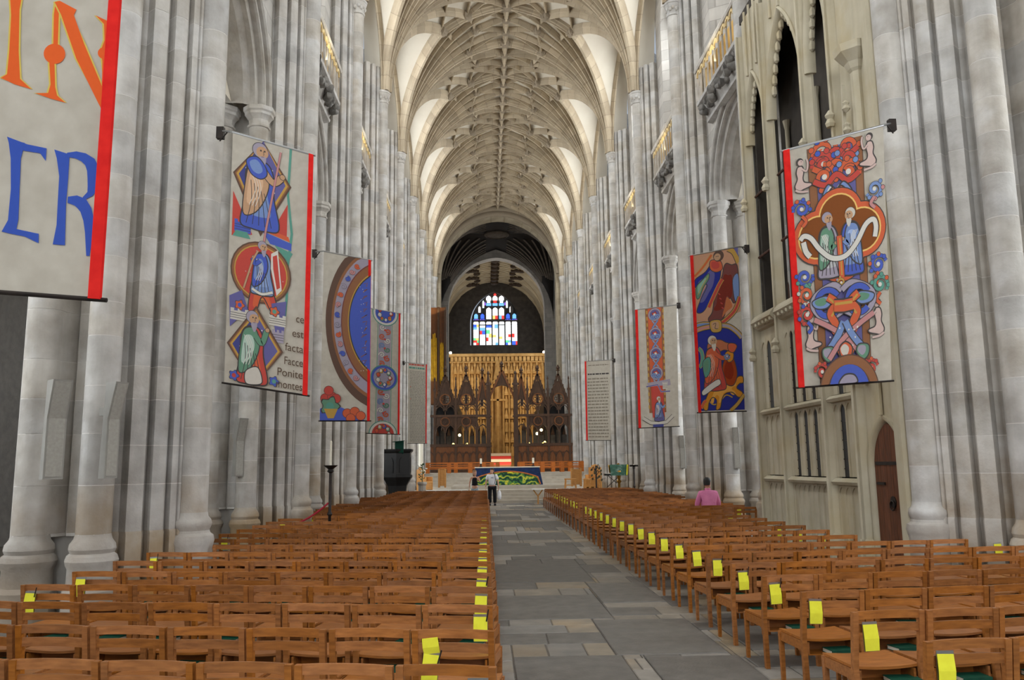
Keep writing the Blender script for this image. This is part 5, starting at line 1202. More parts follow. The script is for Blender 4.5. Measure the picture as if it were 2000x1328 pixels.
# ================================================================== banners
OR, RD, BL, DB_, LB, BR, DBR, TN, GR, TE, LI, GD, CR, MR, PK, BK, PU, WH = [tuple(.86*q+.14*w for q, w in zip(srgb(*c), (.42,.40,.37))) for c in ((222,92,40),(206,58,44),(58,88,196),(44,56,140),(120,150,206),(150,92,48),(92,58,40),(206,160,120),(96,150,120),(84,158,140),(170,160,178),(206,160,60),(218,212,200),(120,44,40),(206,140,140),(50,44,46),(96,92,160),(230,226,216))]
class Print:
    """flat printing on one banner: u across, v down, layers a fraction of a millimetre apart"""
    def __init__(s, q, W, H): s.q = q; s.m = MB(); s.k = 0; s.W = W; s.H = H; s.rng = random.Random(len(PRINTS))
    def pt(s, u, v, off):
        a, b, c, d = s.q; p = (a*(1-u)+b*u)*(1-v)+(d*(1-u)+c*u)*v
        return (p.x, p.y-.004-off+s.bow(u,v), p.z)
    def bow(s, u, v): return 0.0
    def poly(s, pts, col):
        s.k += 1; o = s.k*.0001
        pts = [(min(.998,max(.002,u)), min(.997,max(.003,v))) for u,v in pts]
        s.m.add([s.pt(u,v,o) for u,v in pts], [tuple(range(len(pts)))], col)
    def smooth(s, pts, n=5, closed=True):
        out = []; N_ = len(pts)
        for i in range(N_ if closed else N_-1):
            g = lambda j: pts[j % N_] if closed else pts[max(0,min(N_-1,j))]
            p0, p1, p2, p3 = g(i-1), g(i), g(i+1), g(i+2)
            for q in range(n):
                t = q/n; out.append(tuple(.5*(2*p1[k]+(p2[k]-p0[k])*t+(2*p0[k]-5*p1[k]+4*p2[k]-p3[k])*t*t+(3*p1[k]-p0[k]-3*p2[k]+p3[k])*t**3) for k in (0,1)))
        if not closed: out.append(pts[-1])
        return out
    def blob(s, pts, col, edge=BK, ew=.014, shade=None):
        P_ = s.smooth(pts); s.poly(P_, col)
        if shade is not None:
            cu_ = sum(p[0] for p in P_)/len(P_); cv_ = sum(p[1] for p in P_)/len(P_)
            s.poly([(cu_+(u-cu_)*.62-.012, cv_+(v-cv_)*.62-.004) for u,v in P_], shade)
        if edge is not None: s.strip(P_+[P_[0]], ew, edge)
    def line(s, pts, w, col, edge=None, ew=.3): s.strip(s.smooth(pts, 5, False), w, col, edge, ew)
    def body(s, u, v, h, robe, robe2, cloak, cloak2, skin=TN, hair=DBR, face=1, arm=None, halo=None):   # robed figure: foot at (u,v)
        w = h*s.H/s.W*.24*face; f = lambda x, y: (u+x*w, v+(y-1)*h); sw = abs(w)
        s.blob([f(*q) for q in ((-.35,.22),(.3,.22),(.62,.36),(.66,.60),(.95,.94),(.4,1.0),(-.35,1.0),(-.9,.95),(-.68,.62),(-.7,.36))], robe, BK, .016, robe2)
        s.blob([f(*q) for q in ((-.5,.26),(.15,.24),(.42,.44),(.2,.66),(-.25,.82),(-.78,.84),(-.72,.5))], cloak, BK, .013, cloak2)
        for i in range(5): s.line([f(-.45+.16*i,.45+.03*i), f(-.4+.18*i,.68), f(-.62+.3*i,.95)], .008, BK)
        for i in range(3): s.line([f(-.5+.12*i,.34), f(-.2+.12*i,.52), f(-.5+.15*i,.74)], .007, WH)
        a = arm or ((.25,.34),(.7,.44),(1.05,.36)); s.line([f(*q) for q in a], sw*.30, cloak, BK, .25)
        c = f(*a[-1]); s.disc(c[0]+.01*face, c[1]-.004, sw*.15, BK); s.disc(c[0]+.01*face, c[1]-.004, sw*.12, skin)
        c = f(0,.10)
        if halo is not None: s.disc(c[0],c[1],sw*.56,BK); s.disc(c[0],c[1],sw*.52,halo)
        s.disc(c[0]-.06*w,c[1]-.006,sw*.38,BK); s.disc(c[0]-.06*w,c[1]-.006,sw*.35,hair)
        s.disc(c[0]+.05*w,c[1]+.002,sw*.29,skin); s.blob([f(-.12,.17),f(.22,.15),f(.2,.24),f(.05,.28)], hair, None)
        for q in (-.02,.16): e_ = f(q,.085); s.disc(e_[0],e_[1],sw*.045,BK)
        s.line([f(.09,.09),f(.13,.125),f(.08,.13)], .006, BK); s.line([f(.0,.155),f(.14,.15)], .006, MR)
    def nude(s, u, v, h, sg):      # small pale kneeling figure at the margin
        w = h*s.H/s.W*.34*sg; sk = srgb(212,186,178); f = lambda x, y: (u+x*w, v+(y-1)*h); sw = abs(w)
        s.blob([f(*q) for q in ((-.2,.26),(.2,.26),(.32,.42),(.22,.6),(.35,.72),(.9,.78),(.9,.86),(.25,.92),(-.3,.95),(-.55,.8),(-.3,.6),(-.36,.42))], sk, BK, .012)
        s.line([f(.2,.34),f(.55,.42),f(.7,.22),f(.62,.08)], sw*.16, sk, BK, .4); s.line([f(-.5,.9),f(-.1,.97),(f(.6,1.0))], sw*.18, sk, BK, .4)
        c = f(0,.12); s.disc(c[0],c[1],sw*.32,BK); s.disc(c[0]+.08*w,c[1]+.004,sw*.24,sk); s.disc(c[0]+.14*w,c[1],sw*.035,BK)
    def frond(s, u, v, r, c1, c2, a=0, sg=1):      # curling acanthus: spiral stem with lobed leaf
        asp = s.W/s.H; s.spiral(u,v,r,c1,1.35,r*.34,a,sg)
        for j in range(5):
            t = a+sg*(.5+.75*j); x, y = u+r*1.02*cos(t), v+r*1.02*asp*sin(t); s.disc(x,y,r*.26,BK); s.disc(x,y,r*.21,c2 if j % 2 else c1)
        s.disc(u,v,r*.22,WH)
    def strip(s, c, w, col, edge=None, ew=.3):      # ribbon along a centre line; w in u units
        if edge is not None: s.strip(c, w*(1+ew), edge)
        s.k += 1; o = s.k*.0001; asp = s.W/s.H; L, R = [], []
        for i in range(len(c)):
            a, b = c[max(i-1,0)], c[min(i+1,len(c)-1)]; dx, dy = (b[0]-a[0]), (b[1]-a[1])/asp; l = hypot(dx,dy) or 1
            ww = (w[i] if isinstance(w,list) else w)/2; nx, ny = -dy/l*ww, dx/l*ww*asp
            cl = lambda p: (min(.998,max(.002,p[0])), min(.997,max(.003,p[1])))
            L.append(s.pt(*cl((c[i][0]+nx,c[i][1]+ny)),o)); R.append(s.pt(*cl((c[i][0]-nx,c[i][1]-ny)),o))
        b0 = len(s.m.v); s.m.v += L+R; n = len(c)
        for i in range(n-1): s.m.f.append((b0+i,b0+i+1,b0+n+i+1,b0+n+i)); s.m.c.append(col)
    def circ(s, u, v, r, a0=0, a1=360, n=28): asp = s.W/s.H; return [(u+r*cos(radians(a0+(a1-a0)*i/n)), v+r*asp*sin(radians(a0+(a1-a0)*i/n))) for i in range(n+1)]
    def disc(s, u, v, r, col, sy=1): s.poly([(a, v+(b-v)*sy) for a,b in s.circ(u,v,r)[:-1]], col)
    def ring(s, u, v, r, w, col, edge=BK, a0=0, a1=360): s.strip(s.circ(u,v,r,a0,a1), w, col, edge)
    def spiral(s, u, v, r, col, turns=1.4, w=.05, a=0, sg=1, edge=BK):
        asp = s.W/s.H; c = []
        for i in range(23): t = i/22; rr = r*(1-.82*t); an = a+sg*2*pi*turns*t; c.append((u+rr*cos(an), v+rr*asp*sin(an)))
        s.strip(c, [w*(1-.55*i/22) for i in range(23)] if edge is None else w, col, edge)
        s.disc(u+.18*r*cos(a+sg*2*pi*turns), v+.18*r*asp*sin(a+sg*2*pi*turns), w*.6, col)
    def leaf(s, u, v, r, col, col2, a=0):
        asp = s.W/s.H; P = []
        for i in range(21): t = 2*pi*i/21; rr = r*(1+.22*cos(5*t)); P.append((u+rr*cos(t+a), v+rr*asp*sin(t+a)))
        s.poly([(u+(x-u)*1.15, v+(y-v)*1.15) for x,y in P], BK); s.poly(P, col); s.disc(u,v,r*.5,col2)
    def figure(s, u, v, h, robe, cloak, skin=TN, lean=0.0, legs=None, halo=True):   # a simple robed figure, h in v units
        asp = s.H/s.W; w = h*asp*.25
        f = lambda x, y: (u+x*w+lean*(1-y)*w, v+(y-1)*h)
        body = [(-.3,.24),(.3,.24),(.62,.42),(.55,.7),(.85,.98),(.35,1.0),(-.3,1.0),(-.8,.97),(-.6,.65),(-.62,.42)]
        s.poly([f(x*1.12,y) for x,y in body], BK); s.poly([f(x,y) for x,y in body], robe)
        s.poly([f(x,y) for x,y in ((-.55,.32),(.1,.26),(.35,.5),(-.1,.78),(-.6,.86),(-.68,.5))], cloak)
        s.poly([f(x,y) for x,y in ((.15,.34),(.5,.40),(.95,.36),(1.0,.42),(.5,.52),(.15,.46))], cloak if legs is None else robe)
        for i in range(4): s.strip([f(-.4+.25*i,.5),f(-.5+.3*i,.75),f(-.55+.36*i,.97)], .008, BK)
        c = f(0,.12); s.disc(c[0],c[1],w*.42,GD if halo else DBR); s.disc(c[0],c[1],w*.36,DBR); s.disc(c[0]+.01,c[1]+.004,w*.27,skin)
        c = f(1.02,.38); s.disc(c[0],c[1],w*.12,skin)
    def castle(s, u, v, w, h, col):
        s.poly([(u,v),(u,v-h),(u+w*.2,v-h),(u+w*.2,v-h*.8),(u+w*.4,v-h*.8),(u+w*.4,v-h),(u+w*.6,v-h),(u+w*.6,v-h*.8),(u+w*.8,v-h*.8),(u+w*.8,v-h),(u+w,v-h),(u+w,v)], col)
        for i in range(1,4): s.strip([(u,v-h*.2*i),(u+w,v-h*.2*i)], .006, BK)
    def dots(s, n, u0, u1, v0, v1, col, inside=None):
        for i in range(n):
            u, v = s.rng.uniform(u0,u1), s.rng.uniform(v0,v1)
            if inside is None or inside(u,v): s.disc(u,v,.008,col)
    def text(s, t, u, v, h, col, width=None):
        cu = bpy.data.curves.new('lettering','FONT'); cu.body = t; to = bpy.data.objects.new('lettering', cu); COL.objects.link(to)
        dg = bpy.context.evaluated_depsgraph_get(); me = bpy.data.meshes.new_from_object(to.evaluated_get(dg))
        s.k += 1; asp = s.W/s.H; xs = [p.co.x for p in me.vertices]; L = max(xs)
        sc = (width/L) if width else h*s.H/s.W/.72*.9
        s.m.add([s.pt(min(.998,u+p.co.x*sc), v-p.co.y*h/.72, s.k*.0001) for p in me.vertices], [tuple(f.vertices) for f in me.polygons], col)
        bpy.data.objects.remove(to); bpy.data.meshes.remove(me); bpy.data.curves.remove(cu)
PRINTS = []
def banner(label, tl, tr, br_, bl, red_right, art, rod_to):
    q = [Vector(p) for p in (tl,tr,br_,bl)]; W = (q[1]-q[0]).length; H = (q[3]-q[0]).length
    root = empty('hanging_banner', tuple((q[2]+q[3])/2)); inv = -(q[2]+q[3])/2; tag(root, label, 'banner', 'hanging banners')
    P = Print([a+inv for a in q], W, H); PRINTS.append(P)
    m = MB(); n1, n2 = 8, 14
    for back in (0, .003):
        b = len(m.v)
        for j in range(n2+1):
            for i in range(n1+1): x,y,z = P.pt(i/n1,j/n2,0); m.v.append((x,y+.004+back,z))
        for j in range(n2):
            for i in range(n1): f = (b+j*(n1+1)+i, b+j*(n1+1)+i+1, b+(j+1)*(n1+1)+i+1, b+(j+1)*(n1+1)+i); m.f.append(f if not back else f[::-1]); m.c.append(None)
    m.build('cloth', CLOTH, root, smooth=60)
    art(P)
    pr_ = P.m.build('print', PRINT, root)
    if 'writing' in label: tag(pr_, kind='stuff')      # hundreds of little words
    u0, u1 = (.945,1.0) if red_right else (0,.06)
    m = MB(); L = []
    for j in range(n2+1):
        v = j/n2; L.append([Vector(P.pt(u0,v,.02)),Vector(P.pt(u1,v,.02)),Vector(P.pt(u1,v,-.008)),Vector(P.pt(u0,v,-.008))])
    m.loft(L); m.build('red_hem', REDS, root)
    wall_pt = Vector(rod_to)+inv
    a, b = P.q[0], P.q[1]; e0, e1 = (a,b) if red_right else (b,a)
    d = (e0-e1).normalized()
    m = MB(); m.tube([e1-d*.03, e0, wall_pt], .016, 8); m.build('top_rod', STEEL, root)
    m = MB(); m.tube([P.q[3]+(P.q[3]-P.q[2]).normalized()*.03, P.q[2]+(P.q[2]-P.q[3]).normalized()*.03], .013, 8); m.build('bottom_bar', IRON, root)
    m = MB(); m.box(wall_pt.x-.05,wall_pt.x+.05,wall_pt.y-.04,wall_pt.y+.04,wall_pt.z-.12,wall_pt.z+.05); br2 = m.build('wall_bracket', IRON, root)
    m = MB(); m.tube([wall_pt+Vector((0,-.02,-.16)), wall_pt.lerp(e0,.6)], .010, 6); m.build('brace', IRON, br2)
def lines(P, v0, v1, n, u0, u1, col, rng, thick=.4):
    dv = (v1-v0)/n
    for i in range(n):
        u = u0+rng.uniform(0,.02); v = v0+dv*i
        while u < u1-.03:
            w = min(rng.uniform(.05,.16), u1-u); P.poly([(u,v),(u+w,v),(u+w,v+dv*thick),(u,v+dv*thick)], col); u += w+rng.uniform(.015,.03)
def art_initial(P):         # BL1: large orange and blue capitals
    O = srgb(232,104,52); B = srgb(66,92,182); e = srgb(214,190,96)
    for pts in ([(0.45, 0.492), (0.512, 0.491), (0.515, 0.517), (0.51, 0.535), (0.523, 0.606), (0.541, 0.653), (0.599, 0.669), (0.518, 0.663), (0.449, 0.654), (0.477, 0.647), (0.478, 0.607), (0.472, 0.546)], [(0.681, 0.517), (0.701, 0.53), (0.709, 0.592), (0.7, 0.623), (0.712, 0.662), (0.724, 0.676), (0.766, 0.687), (0.694, 0.682), (0.619, 0.675), (0.68, 0.673), (0.689, 0.658), (0.675, 0.623), (0.687, 0.592), (0.678, 0.539)], [(0.677, 0.517), (0.701, 0.514), (0.785, 0.527), (0.775, 0.537), (0.834, 0.584), (0.942, 0.659), (0.949, 0.698), (0.921, 0.682), (0.802, 0.611), (0.713, 0.538)], [(0.88, 0.534), (0.961, 0.545), (0.958, 0.584), (0.944, 0.638), (0.952, 0.694), (0.934, 0.651), (0.929, 0.612), (0.917, 0.595), (0.932, 0.576), (0.924, 0.548)]):
        cx = sum(p[0] for p in pts)/len(pts); P.poly([(cx+(x-cx)*1.0+(.008 if x > cx else -.008), y) for x,y in pts], e); P.poly(pts, O)
    for u, v in [(0.696, 0.606), (0.934, 0.598)]: P.disc(u,v,.052 if u < .8 else .03,O)
    for pts in ([(0.51, 0.755), (0.59, 0.759), (0.577, 0.785), (0.583, 0.835), (0.589, 0.884), (0.582, 0.905), (0.516, 0.905), (0.541, 0.886), (0.542, 0.836), (0.529, 0.786)], [(0.503, 0.751), (0.602, 0.761), (0.694, 0.765), (0.695, 0.786), (0.666, 0.774), (0.593, 0.772), (0.518, 0.765)], [(0.516, 0.905), (0.581, 0.899), (0.689, 0.904), (0.692, 0.919), (0.625, 0.91), (0.552, 0.907)], [(0.731, 0.766), (0.805, 0.772), (0.807, 0.812), (0.806, 0.854), (0.815, 0.919), (0.758, 0.919), (0.769, 0.888), (0.766, 0.847), (0.764, 0.809), (0.746, 0.78)]): P.poly(pts, B)
    P.strip([(0.793, 0.773), (0.835, 0.772), (0.872, 0.775), (0.904, 0.782), (0.922, 0.794), (0.928, 0.809), (0.926, 0.824), (0.914, 0.834), (0.886, 0.842)], [.02,.035,.045,.055,.06,.06,.05,.03,.015], B)
    P.strip([(0.812, 0.846), (0.85, 0.846), (0.878, 0.85), (0.901, 0.86), (0.917, 0.876), (0.924, 0.896), (0.925, 0.933)], [.03,.05,.06,.055,.05,.04,.015], B)
def art_knight(P):          # BL2: lozenge, roundel, lozenge with figures; Latin lines at the right
    P.strip([(.72,0),(.70,.2),(.76,.36),(.72,.5),(.72,.62),(.70,.72)], .03, TE)
    P.poly([(.03,.24),(.28,.40),(.03,.42)], RD); P.poly([(.70,.24),(.50,.38),(.70,.38)], RD)
    P.castle(.06,.40,.2,.05,BL); P.poly([(.04,.42),(.26,.42),(.22,.395),(.08,.395)], TE); P.poly([(.40,.375),(.76,.40),(.76,.43),(.5,.42)], BL); P.poly([(.42,.36),(.72,.375),(.74,.395),(.44,.375)], OR)
    P.poly([(.55,.42),(.78,.44),(.72,.48)], TE)
    def loz(u,v,a,b,c1,c2):
        for k, c in ((1.0,DBR),(.93,BR),(.88,GD),(.80,c1)): P.poly([(u-a*k,v),(u,v-b*k),(u+a*k,v),(u,v+b*k)], c)
        P.poly([(u-a*.8,v),(u,v-b*.8),(u,v+b*.8)], c2)
    loz(.38,.165,.36,.235,PU,DB_); P.dots(26,.12,.62,.06,.28,WH,lambda u,v: abs(u-.38)/.29+abs(v-.165)/.19<.9)
    P.body(.36,.375,.36,BL,LB,TN,srgb(222,184,150),hair=LI,halo=None,arm=((.1,.3),(.6,.42),(1.0,.34))); P.blob([(.18,.10),(.30,.075),(.40,.10),(.44,.14),(.36,.165),(.24,.15)], BL, BK, .012, LB)
    P.strip([(.60,.03),(.44,.38),(.42,.44)], .022, PK, DBR)
    for k, c in ((1.0,DBR),(.95,BR),(.88,GD),(.84,RD)): P.disc(.40,.545,.37*k,c)
    P.dots(26,.12,.68,.42,.66,PK,lambda u,v: hypot(u-.4,(v-.545)*3.3)<.29)
    P.blob([(.32,.595),(.52,.595),(.62,.69),(.56,.705),(.43,.64),(.36,.70),(.26,.70)], RD, BK, .014, OR); P.body(.42,.635,.215,LB,srgb(150,172,214),BL,LB,hair=LI,arm=((-.2,.36),(-.6,.44),(-.8,.34))); P.line([(.30,.615),(.42,.63),(.55,.615)], .03, WH, BK)
    P.poly([(.52,.46),(.60,.44),(.66,.60),(.60,.625),(.52,.52)], WH); P.poly([(.54,.47),(.59,.46),(.64,.59),(.60,.60),(.55,.52)], RD); P.strip([(.20,.62),(.30,.50),(.36,.46)], .02, TN, DBR)
    P.poly([(.03,.66),(.18,.63),(.26,.70),(.05,.78)], PU); P.poly([(.54,.66),(.72,.64),(.70,.78),(.60,.78)], PU)
    P.castle(.05,.75,.22,.045,CR); P.castle(.52,.745,.2,.045,CR); P.leaf(.16,.69,.05,OR,BL); P.leaf(.58,.69,.05,OR,TE); P.castle(.56,.81,.14,.05,LI)
    loz(.36,.845,.34,.165,PU,DB_); P.dots(24,.1,.6,.76,.93,WH,lambda u,v: abs(u-.36)/.27+abs(v-.845)/.13<.9)
    P.body(.33,.99,.285,RD,OR,GR,srgb(190,210,196),hair=LI,arm=((.2,.34),(.55,.42),(.8,.24))); P.blob([(.26,.94),(.40,.92),(.46,.975),(.36,.99),(.26,.985)], CR, BK, .012)
    P.leaf(.12,.965,.05,BL,RD); P.leaf(.60,.965,.05,BL,TE)
    for t, v, u, w in (('ce',.715,.84,.10),('est',.775,.80,.14),('facta',.835,.72,.22),('Facce',.89,.71,.23),('Ponite',.938,.63,.31),('montes',.985,.62,.32)): P.text(t, u, v, .032, srgb(96,78,64), w)
def art_arc(P):             # BL3: great curved band round a blue field
    C = lambda r, a0, a1, n=30: [(1.35+r*cos(radians(a0+(a1-a0)*i/n)), .40+r*.42*sin(radians(a0+(a1-a0)*i/n))) for i in range(n+1)]
    def band(r0,r1,c): 
        a = C(r0,105,255); b = C(r1,105,255)
        for i in range(30): P.poly([a[i],a[i+1],b[i+1],b[i]], c)
    for r0, r1, c in ((1.28,1.16,DBR),(1.16,1.11,BR),(1.11,.96,LI),(.96,.94,MR),(.94,.82,BR),(.82,.80,GD),(.80,.78,BK),(.78,.28,BL)): band(r1,r0,c)
    cs = C(1.035,128,232,13)
    for i, (u,v) in enumerate(cs): P.spiral(u,v,.055,(PK,OR,LI,BL)[i%4],1.2,.03,i)
    for i in range(14): P.strip([(.86+.03*sin(i*3),.16+.04*i),(.93,.15+.04*i),(.86+.05*cos(i*2),.175+.04*i)], .014, BR)
    P.dots(20,.7,.93,.1,.7,WH,lambda u,v: hypot(u-1.35,(v-.4)*1.5)<.7)
    P.poly([(.0,1),(.0,.93),(.25,.90),(.5,.93),(.9,1)], BL)
    for u,v,c in ((.10,.87,RD),(.24,.86,RD),(.17,.825,RD),(.32,.87,RD),(.55,.955,OR),(.70,.945,OR),(.82,.97,OR),(.62,.985,OR)): P.disc(u,v,.10,MR); P.disc(u,v,.088,c)
    P.leaf(.20,.915,.16,GR,TE); P.poly([(.08,.93),(.36,.93),(.28,.985),(.16,.985)], GD)
def art_medallions(P):      # BL4: column of scrolls with roundels
    P.strip([(.25,.07),(.25,.95)], .02, TE); P.strip([(.72,.07),(.72,.95)], .02, TE); P.poly([(.28,.05),(.69,.05),(.69,.97),(.28,.97)], LI); 
    for i in range(11):
        v = .14+.075*i
        P.spiral(.40,v,.10,(WH,OR,LB)[i%3],1.3,.035,i); P.spiral(.58,v+.03,.10,(OR,WH,GR)[i%3],1.3,.035,i+2,-1); P.disc(.49,v+.02,.035,RD)
    for v, k in ((.02,0),(.55,1),(1.0,2)):
        P.disc(.49,v,.44,TE); P.disc(.49,v,.41,BL if k == 1 else WH); P.disc(.49,v,.34,(BL,LI,RD)[k])
        for j in range(9): a = j*.7; P.blob([(.49+.2*cos(a)+.07*cos(a+q), v+.06*sin(a)+.02*sin(a+q)) for q in (0,1.5,3,4.5)], (RD,GD,BL,GR,CR)[j%5], BK, .012, (WH,OR)[j%2])
def art_text(col, n, title):
    def f(P):
        rng = random.Random(n); 
        if title: lines(P,.012,.035,1,.04,.9,RD,rng,.7); lines(P,.05,.075,1,.05,.9,TE,rng,.8)
        else: lines(P,.05,.07,1,.12,.92,col,rng,.6); lines(P,.16,.185,1,.10,.95,BK,rng,.7)
        lines(P,.10 if title else .22,.985,n,.09,.92,col,rng,.42)
        if title:
            for v in (.3,.45): P.disc(.13,v,.025,OR)
    return f
def art_vine(P):            # BR1: two brown bars, a quatrefoil with two figures, knotted scrolls
    P.poly([(.30,.04),(.72,.03),(.72,.99),(.30,.99)], PU)
    for u in (.275,.745): P.strip([(u,.02),(u,.99)], .07, BR, DBR, .25)
    for v, c in ((.05,OR),(.10,RD),(.155,OR)):
        P.frond(.39,v,.12,c,BL,v*30,1); P.frond(.63,v,.12,c,LB,v*30+2,-1); P.line([(.28,v+.01),(.40,v+.035),(.51,v),(.62,v+.035),(.74,v+.01)], .05, OR if c is RD else RD, BK)
    P.blob([(.36,.235),(.42,.19),(.50,.215),(.58,.19),(.66,.235),(.58,.25),(.50,.24),(.44,.25)], LB, BK, .014, WH); P.blob([(.42,.232),(.47,.205),(.51,.228),(.55,.205),(.60,.232),(.51,.25)], OR, BK)
    Q = ((.51,.325),(.29,.40),(.74,.40),(.51,.485))
    for r, c in ((.255,BK),(.245,OR),(.20,srgb(240,200,120)),(.185,srgb(140,84,48))):
        for u, v in Q: P.disc(u,v,r,c)
    P.poly([(.32,.345),(.70,.345),(.70,.455),(.32,.455)], srgb(140,84,48))
    P.body(.40,.575,.27,LI,srgb(196,196,196),GR,srgb(176,196,182),face=1,hair=LI,arm=((.2,.38),(.1,.55),(.45,.5)))
    P.body(.62,.575,.27,BL,LB,LB,srgb(170,190,226),face=-1,hair=CR,arm=((.2,.38),(.2,.52),(.5,.46)))
    P.line([(.505,.41),(.51,.50),(.515,.58)], .05, OR, BK); P.line([(.51,.42),(.515,.57)], .014, GD)
    P.line([(.11,.40),(.15,.385),(.22,.40),(.30,.45),(.42,.495),(.56,.495),(.68,.45),(.78,.385),(.86,.37),(.885,.40),(.87,.44)], .045, WH, BK); P.line([(.14,.41),(.16,.45),(.20,.475)], .05, WH, BK)
    for u, v, sg in ((.15,.20,1),(.85,.165,-1),(.16,.86,1),(.87,.83,-1)): P.nude(u,v,.15,sg)
    for u, v, c, d in ((.14,.27,BL,OR),(.88,.25,LB,PK),(.13,.555,BL,TE),(.89,.55,BL,OR),(.14,.63,OR,CR),(.90,.63,TE,OR),(.13,.71,RD,BL)): P.frond(u,v,.085,c,d,v*11,1 if u<.5 else -1); P.line([(u,v+.03),(u+(.04 if u<.5 else -.04),v+.055),(u,v+.075)], .03, d, BK)
    P.frond(.5,.60,.05,GD,LI,1)
    for u, sg in ((.35,1),(.67,-1)):
        P.line([(.5,.63),(u+.06*sg,.605),(u-.12*sg,.64),(u-.15*sg,.69),(u-.02*sg,.74),(u+.16*sg,.71)], .05, LI, BK); P.ring(u,.675,.115,.05,BL,BK,40,330)
        P.blob([(u-.16*sg,.66),(u-.02*sg,.645),(u+.04*sg,.67),(u-.02*sg,.695),(u-.13*sg,.69)], LB, BK, .012, GR)
        P.line([(u+.0*sg,.65),(u+.08*sg,.68),(u+.02*sg,.72),(u+.07*sg,.765),(u+.02*sg,.79)], .07, OR, BK); P.line([(u+.01*sg,.655),(u+.08*sg,.69),(u+.03*sg,.73)], .02, GD)
        P.line([(u-.15*sg,.735),(u+.02*sg,.775),(u+.20*sg,.83),(u+.34*sg,.90)], .045, PK, BK); P.line([(u+.15*sg,.755),(u+.10*sg,.80),(u+.02*sg,.845),(u-.04*sg,.87)], .06, LB, BK); P.dots(6,min(u,u+.12*sg),max(u,u+.12*sg),.77,.86,WH)
        P.blob([(u-.08*sg,.855),(u+.02*sg,.85),(u+.05*sg,.88),(u-.02*sg,.91),(u-.08*sg,.89)], GR, BK, .012, LI)
        P.frond(u-.10*sg,.945,.075,RD,OR,u*9,int(sg)); P.line([(u+.10*sg,.865),(u+.13*sg,.90),(u+.04*sg,.925)], .06, OR, BK); P.poly([(u+.10*sg,.915),(u+.15*sg,.905),(u+.13*sg,.965),(u+.09*sg,.96)], BL)
    P.strip([(.41,.69),(.51,.694),(.61,.69)], .10, OR, BK); P.strip([(.42,.683),(.60,.683)], .025, GD); P.blob([(.44,.86),(.51,.835),(.58,.86),(.55,.90),(.47,.90)], OR, BK, .013, CR)
    P.ring(.53,1.03,.27,.075,BR,DBR,180,360); P.disc(.53,1.02,.21,BL); P.blob([(.42,1.0),(.48,.965),(.58,.965),(.62,.99),(.58,1.0)], LI, BK)
